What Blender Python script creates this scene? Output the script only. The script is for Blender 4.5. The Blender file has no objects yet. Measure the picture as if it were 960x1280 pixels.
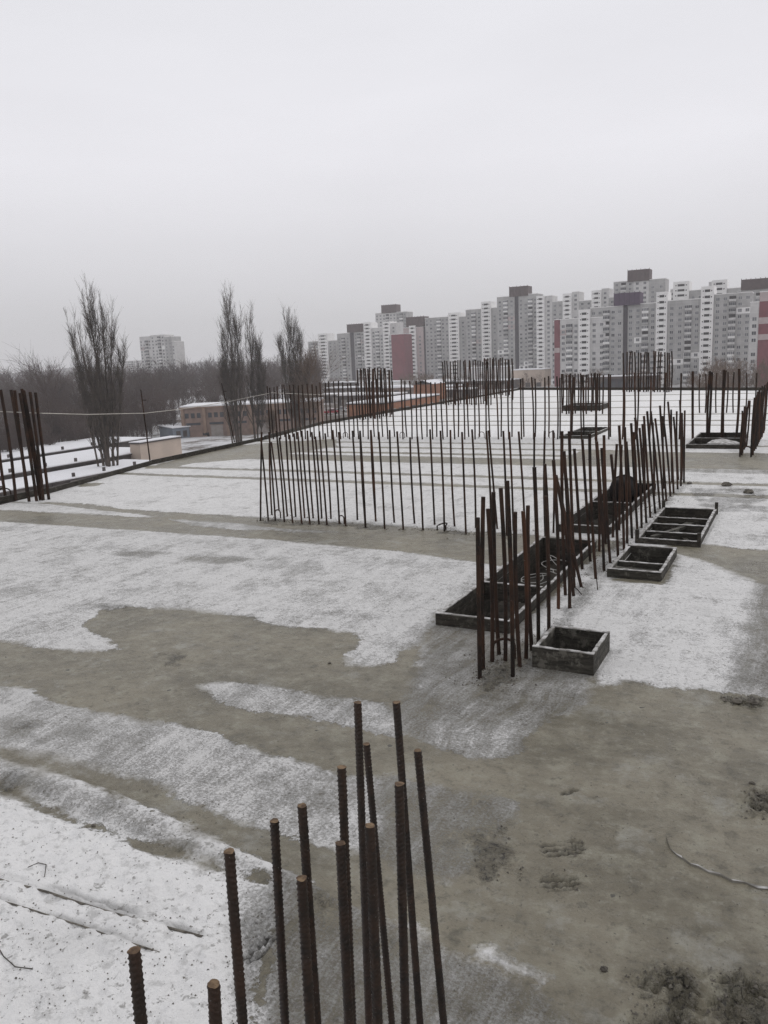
import bpy, math, random
import numpy as np
from mathutils import Vector, Matrix

random.seed(7)
rng = np.random.default_rng(7)
scene = bpy.context.scene
COL = scene.collection

# ------------------------------------------------------------------ camera, sky, sun, exposure
CAM = np.array([0.0, 0.0, 2.8])
F = 1000.0                                   # focal length in pixels of a 960 x 1280 frame
HAZE = 0.00032
YAW, ROLL, HORIZON = math.radians(28.0), math.atan(0.045), 447.0
PITCH = math.atan((640 - HORIZON) * math.cos(ROLL) / F)


def cam_axes():
    fw = np.array([0, math.cos(PITCH), -math.sin(PITCH)])
    r0 = np.array([1.0, 0, 0]); u0 = np.cross(r0, fw)
    rt = math.cos(ROLL) * r0 - math.sin(ROLL) * u0
    up = math.sin(ROLL) * r0 + math.cos(ROLL) * u0
    c, s = math.cos(YAW), math.sin(YAW)
    Z = np.array([[c, -s, 0], [s, c, 0], [0, 0, 1]])
    return Z @ rt, Z @ up, Z @ fw


RT, UP, FW = cam_axes()
HF = np.array([FW[0], FW[1], 0]); HF /= np.linalg.norm(HF)     # level forward
HR = np.array([HF[1], -HF[0], 0])                              # level right

cam_data = bpy.data.cameras.new('camera')
cam_data.sensor_fit = 'VERTICAL'
cam_data.sensor_height = 36.0
cam_data.lens = F / 1280 * 36.0
cam_data.clip_start = 0.05
cam_data.clip_end = 12000
cam = bpy.data.objects.new('camera', cam_data)
COL.objects.link(cam)
cam.matrix_world = Matrix(((RT[0], UP[0], -FW[0], CAM[0]), (RT[1], UP[1], -FW[1], CAM[1]),
                           (RT[2], UP[2], -FW[2], CAM[2]), (0, 0, 0, 1)))
scene.camera = cam

world = bpy.data.worlds.new('World')
scene.world = world
world.use_nodes = True
wt = world.node_tree
wt.nodes.clear()
w_out = wt.nodes.new('ShaderNodeOutputWorld')
w_bg = wt.nodes.new('ShaderNodeBackground')
w_sky = wt.nodes.new('ShaderNodeTexSky')
w_sky.sky_type = 'NISHITA'
w_sky.sun_disc = False
w_sky.sun_elevation = math.radians(38)
w_sky.sun_rotation = math.radians(150)
w_sky.air_density = 1.0
w_sky.dust_density = 4.0
w_bw = wt.nodes.new('ShaderNodeRGBToBW')
w_mul = wt.nodes.new('ShaderNodeMath'); w_mul.operation = 'MULTIPLY'; w_mul.inputs[1].default_value = 0.07
w_tc = wt.nodes.new('ShaderNodeTexCoord')
w_sep = wt.nodes.new('ShaderNodeSeparateXYZ')
w_ramp = wt.nodes.new('ShaderNodeValToRGB')                    # the closed cloud deck
cr = w_ramp.color_ramp
cr.elements[0].position = 0.0; cr.elements[0].color = (0.60, 0.595, 0.61, 1)
cr.elements[1].position = 1.0; cr.elements[1].color = (0.90, 0.90, 0.93, 1)
for pos_, col_ in ((0.05, (0.635, 0.63, 0.65)), (0.10, (0.715, 0.71, 0.74)), (0.22, (0.865, 0.86, 0.905)), (0.36, (0.86, 0.86, 0.905))):
    e = cr.elements.new(pos_); e.color = (*col_, 1)
w_noise = wt.nodes.new('ShaderNodeTexNoise'); w_noise.inputs['Scale'].default_value = 1.7
w_noise.inputs['Detail'].default_value = 4.0
w_map = wt.nodes.new('ShaderNodeMapping'); w_map.inputs['Scale'].default_value = (1, 1, 4)
w_mr = wt.nodes.new('ShaderNodeMapRange')
w_mr.inputs['From Min'].default_value = 0.3; w_mr.inputs['From Max'].default_value = 0.7
w_mr.inputs['To Min'].default_value = 0.955; w_mr.inputs['To Max'].default_value = 1.035
w_scl = wt.nodes.new('ShaderNodeVectorMath'); w_scl.operation = 'MULTIPLY'
w_mix = wt.nodes.new('ShaderNodeMixRGB'); w_mix.inputs[0].default_value = 0.94
L = wt.links.new
L(w_tc.outputs['Generated'], w_sep.inputs[0]); L(w_sep.outputs['Z'], w_ramp.inputs[0])
L(w_tc.outputs['Generated'], w_map.inputs[0]); L(w_map.outputs[0], w_noise.inputs['Vector'])
L(w_noise.outputs['Fac'], w_mr.inputs['Value'])
L(w_ramp.outputs[0], w_scl.inputs[0]); L(w_mr.outputs[0], w_scl.inputs[1])
L(w_sky.outputs[0], w_bw.inputs[0]); L(w_bw.outputs[0], w_mul.inputs[0])
L(w_mul.outputs[0], w_mix.inputs[1]); L(w_scl.outputs[0], w_mix.inputs[2])
L(w_mix.outputs[0], w_bg.inputs[0]); L(w_bg.outputs[0], w_out.inputs[0])
w_bg.inputs[1].default_value = 1.0

sun_data = bpy.data.lights.new('sun', 'SUN')
sun_data.energy = 0.5
sun_data.angle = math.radians(35)
sun_data.color = (1.0, 0.97, 0.93)
sun = bpy.data.objects.new('sun', sun_data)
COL.objects.link(sun)
sun.rotation_euler = (math.radians(52), 0, math.radians(150))

scene.view_settings.view_transform = 'Standard'
scene.view_settings.look = 'None'
scene.view_settings.gamma = 1.0
scene.view_settings.exposure = 0.0


# ------------------------------------------------------------------ placing
def ray(px, py):
    return FW + (px - 480) / F * RT - (py - 640) / F * UP


def at(px, py, z=0.0):
    d = ray(px, py)
    return CAM + d * ((z - CAM[2]) / d[2])


def at_depth(px, py, depth):
    d = ray(px, py)
    return CAM + d * (depth / (d @ HF))


def on_plane(px, py, axis, value):
    d = ray(px, py)
    return CAM + d * ((value - CAM[axis]) / d[axis])


# ------------------------------------------------------------------ mesh helpers
class MB:
    def __init__(self):
        self.v = []; self.f = []; self.m = []

    def quad(self, pts, mi=0):
        n = len(self.v)
        self.v += [tuple(p) for p in pts]
        self.f.append(tuple(range(n, n + len(pts)))); self.m.append(mi)
        return self

    def box(self, x0, x1, y0, y1, z0, z1, mi=0, top=None):
        n = len(self.v)
        self.v += [(x0, y0, z0), (x1, y0, z0), (x1, y1, z0), (x0, y1, z0),
                   (x0, y0, z1), (x1, y0, z1), (x1, y1, z1), (x0, y1, z1)]
        for k, f in enumerate(((0, 3, 2, 1), (4, 5, 6, 7), (0, 1, 5, 4), (1, 2, 6, 5), (2, 3, 7, 6), (3, 0, 4, 7))):
            self.f.append(tuple(n + i for i in f))
            self.m.append(top if (top is not None and k == 1) else mi)
        return self

    def beam(self, a, b, w, h, mi=0):
        a = Vector(a); b = Vector(b); d = (b - a).normalized()
        s = d.cross(Vector((0, 0, 1)))
        s = s.normalized() if s.length > 1e-4 else Vector((1, 0, 0))
        u = s.cross(d).normalized()
        n = len(self.v)
        for p in (a, b):
            for q in ((-1, -1), (1, -1), (1, 1), (-1, 1)):
                self.v.append(tuple(p + s * q[0] * w / 2 + u * q[1] * h / 2))
        for f in ((0, 1, 2, 3), (7, 6, 5, 4), (0, 4, 5, 1), (1, 5, 6, 2), (2, 6, 7, 3), (3, 7, 4, 0)):
            self.f.append(tuple(n + i for i in f)); self.m.append(mi)
        return self

    def tube(self, pts, rad, seg=8, mi=0, cap=True):
        pts = [Vector(p) for p in pts]
        n0 = len(self.v)
        ref = Vector((0.31, 0.57, 0.76))
        for i, p in enumerate(pts):
            d = (pts[min(i + 1, len(pts) - 1)] - pts[max(i - 1, 0)]).normalized()
            s = d.cross(ref).normalized(); u = s.cross(d)
            r = rad[i] if hasattr(rad, '__len__') else rad
            for k in range(seg):
                a = 2 * math.pi * k / seg
                self.v.append(tuple(p + (s * math.cos(a) + u * math.sin(a)) * r))
        for i in range(len(pts) - 1):
            for k in range(seg):
                a = n0 + i * seg + k; b = n0 + i * seg + (k + 1) % seg
                self.f.append((a, b, b + seg, a + seg)); self.m.append(mi)
        if cap:
            self.f.append(tuple(n0 + k for k in range(seg))[::-1]); self.m.append(mi)
            e0 = n0 + (len(pts) - 1) * seg
            self.f.append(tuple(e0 + k for k in range(seg))); self.m.append(mi)
        return self

    def mesh(self, name, mats, smooth=False):
        me = bpy.data.meshes.new(name)
        me.from_pydata(self.v, [], self.f)
        for m in (mats if isinstance(mats, (list, tuple)) else [mats]):
            me.materials.append(m)
        me.polygons.foreach_set('material_index', self.m)
        if smooth:
            me.polygons.foreach_set('use_smooth', [True] * len(self.f))
        me.update()
        return me

    def build(self, name, mats, parent=None, smooth=False, loc=None):
        return link(name, self.mesh(name, mats, smooth), parent, loc)


def link(name, data, parent=None, loc=None):
    o = bpy.data.objects.new(name, data)
    COL.objects.link(o)
    if parent is not None:
        o.parent = parent
    if loc is not None:
        o.location = [float(c) for c in loc]
    return o


def tag(o, label, cat, group=None):
    o['label'] = label; o['category'] = cat
    if group:
        o['group'] = group
    return o


def thing(name, label, cat, loc=(0, 0, 0), group=None):
    return tag(link(name, None, None, loc), label, cat, group)


def big_mesh(name, V, Fq, mats, mi=None, smooth=False):
    """V (n,3), Fq (m,k) arrays of equal-sized faces"""
    me = bpy.data.meshes.new(name)
    k = Fq.shape[1]
    me.vertices.add(len(V)); me.vertices.foreach_set('co', np.ascontiguousarray(V, dtype=np.float32).ravel())
    me.loops.add(Fq.size); me.loops.foreach_set('vertex_index', np.ascontiguousarray(Fq, dtype=np.int32).ravel())
    me.polygons.add(len(Fq))
    me.polygons.foreach_set('loop_start', np.arange(0, Fq.size, k, dtype=np.int32))
    me.polygons.foreach_set('loop_total', np.full(len(Fq), k, dtype=np.int32))
    for m in (mats if isinstance(mats, (list, tuple)) else [mats]):
        me.materials.append(m)
    if mi is not None:
        me.polygons.foreach_set('material_index', np.ascontiguousarray(mi, dtype=np.int32))
    if smooth:
        me.polygons.foreach_set('use_smooth', np.ones(len(Fq), dtype=bool))
    me.update(calc_edges=True)
    return me


# value noise for shaping
_perm = rng.random((256, 256))


def vnoise(x, y, s):
    x = np.asarray(x) * s + 37.3; y = np.asarray(y) * s + 91.7
    xi = np.floor(x).astype(int); yi = np.floor(y).astype(int)
    fx = x - xi; fy = y - yi
    fx = fx * fx * (3 - 2 * fx); fy = fy * fy * (3 - 2 * fy)
    g = lambda a, b: _perm[a & 255, b & 255]
    return ((g(xi, yi) * (1 - fx) + g(xi + 1, yi) * fx) * (1 - fy)
            + (g(xi, yi + 1) * (1 - fx) + g(xi + 1, yi + 1) * fx) * fy) - 0.5


# ------------------------------------------------------------------ materials
class Mat:
    def __init__(self, name):
        self.m = bpy.data.materials.new(name)
        self.m.use_nodes = True
        self.t = self.m.node_tree
        self.b = self.t.nodes['Principled BSDF']
        self.geo = self.t.nodes.new('ShaderNodeNewGeometry')
        self.tc = self.t.nodes.new('ShaderNodeTexCoord')

    def n(self, kind, **kw):
        nd = self.t.nodes.new('ShaderNode' + kind)
        for k, v in kw.items():
            setattr(nd, k, v)
        return nd

    def put(self, sock, v):
        if isinstance(v, bpy.types.NodeSocket):
            self.t.links.new(v, sock)
        elif isinstance(v, (tuple, list)) and len(v) == 3 and sock.type == 'RGBA':
            sock.default_value = (*v, 1)
        else:
            sock.default_value = v

    def coord(self, scale=(1, 1, 1), rot=0.0, obj=False):
        mp = self.n('Mapping')
        self.put(mp.inputs[0], self.tc.outputs['Object'] if obj else self.geo.outputs['Position'])
        mp.inputs['Scale'].default_value = scale
        mp.inputs['Rotation'].default_value = (0, 0, rot)
        return mp.outputs[0]

    def noise(self, scale, detail=3.0, rough=0.55, vec=None, dist=0.0):
        nd = self.n('TexNoise')
        nd.inputs['Scale'].default_value = scale
        nd.inputs['Detail'].default_value = detail
        nd.inputs['Roughness'].default_value = rough
        nd.inputs['Distortion'].default_value = dist
        self.put(nd.inputs['Vector'], vec if vec is not None else self.geo.outputs['Position'])
        return nd.outputs['Fac']

    def math(self, op, a, b=0.0, clamp=False):
        nd = self.n('Math', operation=op, use_clamp=clamp)
        self.put(nd.inputs[0], a); self.put(nd.inputs[1], b)
        return nd.outputs[0]

    def remap(self, v, a, b, c=0.0, d=1.0, smooth=True):
        nd = self.n('MapRange')
        nd.interpolation_type = 'SMOOTHSTEP' if smooth else 'LINEAR'
        self.put(nd.inputs['Value'], v)
        nd.inputs['From Min'].default_value = a; nd.inputs['From Max'].default_value = b
        nd.inputs['To Min'].default_value = c; nd.inputs['To Max'].default_value = d
        return nd.outputs[0]

    def mix(self, f, a, b):
        nd = self.n('MixRGB')
        self.put(nd.inputs[0], f); self.put(nd.inputs[1], a); self.put(nd.inputs[2], b)
        return nd.outputs[0]

    def attr(self, name):
        nd = self.n('Attribute', attribute_name=name)
        return nd.outputs['Fac']

    def bump(self, h, strength=0.5, dist=0.02, prev=None):
        nd = self.n('Bump')
        nd.inputs['Strength'].default_value = strength
        nd.inputs['Distance'].default_value = dist
        self.put(nd.inputs['Height'], h)
        if prev is not None:
            self.put(nd.inputs['Normal'], prev)
        return nd.outputs[0]

    def done(self, color, rough=0.7, normal=None, spec=0.3, metal=0.0):
        self.put(self.b.inputs['Base Color'], color)
        self.put(self.b.inputs['Roughness'], rough)
        self.put(self.b.inputs['Specular IOR Level'], spec)
        self.put(self.b.inputs['Metallic'], metal)
        if normal is not None:
            self.put(self.b.inputs['Normal'], normal)
        return self.m


def plain(name, c1, c2=None, scale=4.0, rough=0.75, bump=0.2, spec=0.3, detail=4.0):
    k = Mat(name)
    f = k.noise(scale, detail)
    c2 = c2 or tuple(x * 0.75 for x in c1)
    nb = k.bump(k.noise(scale * 5, 4), bump, 0.02) if bump else None
    return k.done(k.mix(k.remap(f, 0.35, 0.65), c1, c2), rough, nb, spec)


def slab_material():
    k = Mat('frosted_concrete')
    edge = k.attr('snow_edge'); cov = k.attr('snow_cover'); churn = k.attr('churn')
    dev = lambda sc, dt=4, ro=0.6, vec=None: k.math('SUBTRACT', k.noise(sc, dt, ro, vec), 0.5)
    acc = lambda a_, b_, g: k.math('ADD', a_, k.math('MULTIPLY', b_, g))
    mott = k.noise(5.5, 6, 0.68)
    grain = k.noise(55.0, 5, 0.75)
    # ragged edge
    s_ = acc(edge, dev(1.6, 3), 0.20)
    s_ = acc(s_, k.math('SUBTRACT', mott, 0.5), 0.26)
    s_ = acc(s_, dev(24.0, 4, 0.7), 0.16)
    soft = k.remap(k.noise(0.9, 3, 0.6), 0.42, 0.64, 0.016, 0.15)
    mask = k.math('DIVIDE', k.math('ADD', s_, k.math('MULTIPLY', soft, 0.25)), soft, True)
    # broken cover: blotches, sweeping streaks along the pour, grains
    warp = k.n('VectorMath', operation='ADD')
    nw = k.n('TexNoise'); nw.inputs['Scale'].default_value = 0.7; nw.inputs['Detail'].default_value = 2.0
    k.put(nw.inputs['Vector'], k.geo.outputs['Position'])
    sc_ = k.n('VectorMath', operation='SCALE'); sc_.inputs['Scale'].default_value = 0.5
    k.put(sc_.inputs[0], nw.outputs['Color'])
    k.put(warp.inputs[0], k.geo.outputs['Position']); k.put(warp.inputs[1], sc_.outputs[0])
    mp = k.n('Mapping'); mp.inputs['Scale'].default_value = (5.5, 0.42, 1.0); mp.inputs['Rotation'].default_value = (0, 0, 0.05)
    k.put(mp.inputs[0], warp.outputs[0])
    sty = k.noise(2.2, 6, 0.72, mp.outputs[0])
    mp2 = k.n('Mapping'); mp2.inputs['Scale'].default_value = (0.7, 3.6, 1.0); mp2.inputs['Rotation'].default_value = (0, 0, -0.12)
    k.put(mp2.inputs[0], warp.outputs[0])
    stx = k.noise(3.0, 5, 0.72, mp2.outputs[0])
    blot = k.noise(1.4, 6, 0.66)
    c = acc(cov, k.math('MULTIPLY', k.math('SUBTRACT', sty, 0.5), k.remap(cov, 0.45, 0.85, 1.15, 0.55)), 1.0)
    c = acc(c, k.math('SUBTRACT', stx, 0.5), 0.30)
    c = acc(c, k.math('SUBTRACT', blot, 0.5), 0.85)
    c = acc(c, k.math('SUBTRACT', mott, 0.5), 0.50)
    c = acc(c, k.math('SUBTRACT', grain, 0.5), 1.25)
    scratch = k.remap(sty, 0.655, 0.70)
    c = acc(c, scratch, -0.22)
    c = acc(c, churn, -0.22)
    c = k.remap(c, 0.20, 0.84)
    amount = k.math('MULTIPLY', mask, c, True)
    # bare damp concrete
    a = k.noise(0.8, 6, 0.62); d = k.noise(30.0, 5, 0.7); f2 = k.noise(13.0, 6, 0.7)
    conc = k.mix(k.remap(a, 0.34, 0.66), (0.134, 0.118, 0.080), (0.235, 0.210, 0.155))
    conc = k.mix(k.math('MULTIPLY', k.remap(mott, 0.48, 0.68), 0.65), conc, (0.295, 0.280, 0.215))
    conc = k.mix(k.math('MULTIPLY', k.remap(mott, 0.47, 0.29), 0.75), conc, (0.078, 0.071, 0.048))
    conc = k.mix(k.math('MULTIPLY', k.remap(f2, 0.46, 0.32), 0.65), conc, (0.075, 0.067, 0.046))
    conc = k.mix(k.math('MULTIPLY', k.remap(f2, 0.55, 0.68), 0.45), conc, (0.31, 0.30, 0.25))
    conc = k.mix(k.math('MULTIPLY', k.remap(d, 0.57, 0.70), 0.65), conc, (0.055, 0.048, 0.034))
    conc = k.mix(k.math('MULTIPLY', k.remap(stx, 0.55, 0.72), 0.20), conc, (0.28, 0.27, 0.22))
    oil = k.noise(0.5, 4, 0.6)
    conc = k.mix(k.math('MULTIPLY', k.remap(oil, 0.57, 0.70), 0.50), conc, (0.120, 0.098, 0.056))
    pit = k.noise(11.0, 3, 0.5)
    conc = k.mix(k.math('MULTIPLY', k.remap(pit, 0.715, 0.74), 0.85), conc, (0.03, 0.026, 0.02))
    lime = k.noise(1.9, 7, 0.75)
    conc = k.mix(k.math('MULTIPLY', k.remap(lime, 0.53, 0.68), 0.50), conc, (0.35, 0.345, 0.31))
    wv = k.n('TexWave'); wv.wave_type = 'RINGS'; wv.rings_direction = 'Z'
    for nm_, v_ in (('Scale', 2.1), ('Distortion', 9.0), ('Detail', 4.0), ('Detail Scale', 0.8), ('Detail Roughness', 0.65)):
        wv.inputs[nm_].default_value = v_
    k.put(wv.inputs['Vector'], warp.outputs[0])
    conc = k.mix(k.math('MULTIPLY', k.remap(wv.outputs['Fac'], 0.62, 0.95), 0.07), conc, (0.33, 0.32, 0.27))
    rag = k.math('ADD', churn, k.math('MULTIPLY', k.math('SUBTRACT', k.noise(7.0, 5, 0.7), 0.5), 1.6))
    trod = k.math('MULTIPLY', k.remap(rag, 0.45, 0.95), k.remap(churn, 0.02, 0.25))
    clodn = k.noise(34.0, 5, 0.62, None, 0.8)
    crack_shade = k.math('MULTIPLY', k.remap(clodn, 0.47, 0.40), trod)  # shade in the cracks between clods, put into the colour below
    conc = k.mix(k.math('MULTIPLY', trod, 0.45), conc, (0.085, 0.076, 0.056))
    conc = k.mix(k.math('MULTIPLY', crack_shade, 0.85), conc, (0.022, 0.019, 0.015))
    # frost and snow
    frostc = k.mix(k.remap(cov, 0.5, 1.15), (0.50, 0.49, 0.47), (0.83, 0.822, 0.81))
    frostc = k.mix(k.math('MULTIPLY', k.remap(grain, 0.40, 0.62), 0.30), frostc, (0.70, 0.70, 0.70))
    speck = k.noise(22.0, 3, 0.6)
    frostc = k.mix(k.math('MULTIPLY', k.remap(speck, 0.60, 0.69), 0.62), frostc, (0.15, 0.14, 0.125))
    frostc = k.mix(k.math('MULTIPLY', k.remap(f2, 0.52, 0.66), 0.45), frostc, (0.33, 0.325, 0.31))
    frostc = k.mix(k.math('MULTIPLY', k.remap(blot, 0.52, 0.70), 0.28), frostc, (0.40, 0.395, 0.385))
    col = k.mix(amount, conc, frostc)
    col = k.mix(k.math('MULTIPLY', k.math('MULTIPLY', crack_shade, mask), 0.35), col, (0.07, 0.064, 0.055))
    col = k.mix(k.math('MULTIPLY', k.attr('boot_print'), 0.88), col, (0.034, 0.030, 0.023))
    rim = k.math('MULTIPLY', k.remap(s_, -0.01, 0.015), k.remap(s_, 0.07, 0.02))
    rimn = k.math('MULTIPLY', k.remap(k.noise(1.1, 2), 0.47, 0.60), k.remap(soft, 0.08, 0.025))
    col = k.mix(k.math('MULTIPLY', k.math('MULTIPLY', rim, rimn), 0.55), col, (0.70, 0.70, 0.69))
    rough = k.math('ADD', k.math('MULTIPLY', amount, 0.36), k.remap(a, 0.3, 0.7, 0.26, 0.50))
    h = k.math('MULTIPLY', amount, 0.9)
    h = acc(h, grain, 0.8); h = acc(h, mott, 0.7); h = acc(h, f2, 0.8); h = acc(h, k.math('MULTIPLY', clodn, trod), 3.0); h = acc(h, speck, -0.5)
    nb = k.bump(h, 1.0, 0.016)
    return k.done(col, rough, nb, 0.5)


def rust_material(name, near):
    k = Mat(name)
    v = k.tc.outputs['Object'] if near else k.geo.outputs['Position']
    f = k.noise(14 if near else 3, 5, 0.6, v)
    g = k.noise(90 if near else 40, 3, 0.6, v)
    info = k.n('ObjectInfo')
    c = k.mix(k.remap(f, 0.36, 0.64), (0.013, 0.0095, 0.0075), (0.036, 0.020, 0.013) if near else (0.046, 0.023, 0.014))
    c = k.mix(k.math('MULTIPLY', k.remap(g, 0.5, 0.75), 0.30 if near else 0.45), c, (0.085, 0.038, 0.019))
    c = k.mix(k.math('MULTIPLY', info.outputs['Random'], 0.45), c, (0.024, 0.019, 0.017))
    c = k.mix(k.math('MULTIPLY', k.remap(info.outputs['Random'], 0.55, 1.0), k.math('MULTIPLY', k.remap(k.noise(1.6, 3, 0.6), 0.40, 0.65), 0.3 if near else 0.8)), c, (0.082, 0.036, 0.020))
    fl = k.noise(260 if near else 120, 2, 0.5, v)
    c = k.mix(k.remap(fl, 0.74, 0.78), c, (0.45, 0.44, 0.43))
    return k.done(c, 0.58 if near else 0.75, k.bump(g, 0.35, 0.002), 0.45 if near else 0.25)


M = {}
M['slab'] = slab_material()
M['rust'] = rust_material('rusted_steel', False)
M['rust_near'] = rust_material('rusted_ribbed_steel', True)
M['rust_end'] = plain('fresh_cut_rusty_end', (0.20, 0.135, 0.078), (0.075, 0.045, 0.026), 45, 0.7, 0.3)
M['concrete'] = plain('grey_concrete', (0.20, 0.19, 0.165), (0.13, 0.12, 0.10), 1.5)
M['concrete_dark'] = plain('damp_concrete', (0.11, 0.105, 0.09), (0.07, 0.065, 0.055), 3.0)
def board_material(name, c_hi, c_lo, c_smear, smear):
    k = Mat(name)
    g1 = k.noise(4.0, 6, 0.7, k.coord((1.2, 1.2, 9.0)))
    g2 = k.noise(9.0, 5, 0.7); g3 = k.noise(40.0, 4, 0.6)
    c = k.mix(k.remap(g1, 0.36, 0.66), c_lo, c_hi)
    c = k.mix(k.math('MULTIPLY', k.remap(g2, 0.52, 0.64), smear), c, c_smear)
    c = k.mix(k.math('MULTIPLY', k.remap(g3, 0.60, 0.70), 0.5), c, (0.16, 0.15, 0.13))
    h_ = k.math('ADD', g1, k.math('MULTIPLY', g2, 0.7))
    return k.done(c, 0.72, k.bump(h_, 0.8, 0.012), 0.3)


M['board'] = board_material('wet_weathered_board', (0.048, 0.041, 0.032), (0.016, 0.014, 0.011), (0.13, 0.12, 0.10), 0.35)
M['board_pale'] = board_material('cement_smeared_board', (0.066, 0.060, 0.049), (0.020, 0.018, 0.014), (0.17, 0.16, 0.135), 0.6)
M['shaft_brown'] = plain('dark_brown_shaft_bed', (0.050, 0.043, 0.034), (0.022, 0.019, 0.015), 9.0, 0.8, 0.5)
M['snow'] = plain('snow', (0.80, 0.80, 0.82), (0.68, 0.68, 0.70), 6.0, 0.85, 0.3)
M['frost'] = plain('frost_cap', (0.58, 0.57, 0.56), (0.22, 0.21, 0.195), 9.0, 0.85, 0.3)
M['black'] = plain('black_plastic', (0.010, 0.009, 0.009), (0.018, 0.015, 0.014), 5.0, 0.85, 0.1, 0.15)
M['white_cable'] = plain('white_cable', (0.50, 0.49, 0.46), None, 8, 0.5, 0)
M['rope'] = plain('pale_rope', (0.50, 0.47, 0.42), None, 20, 0.8, 0)
M['twig'] = plain('dark_twig', (0.05, 0.042, 0.032), None, 20, 0.8, 0)
M['stone'] = plain('cement_crumbs', (0.17, 0.155, 0.13), (0.07, 0.062, 0.052), 25, 0.85, 0.3)
M['bark'] = plain('bare_bark', (0.104, 0.077, 0.068), (0.062, 0.046, 0.042), 0.02, 0.9, 0)
M['bark_poplar'] = plain('poplar_bark', (0.100, 0.078, 0.062), (0.060, 0.047, 0.038), 1.0, 0.9, 0)
M['bark_red'] = plain('reddish_brush', (0.170, 0.118, 0.082), (0.115, 0.080, 0.060), 0.5, 0.9, 0)

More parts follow.
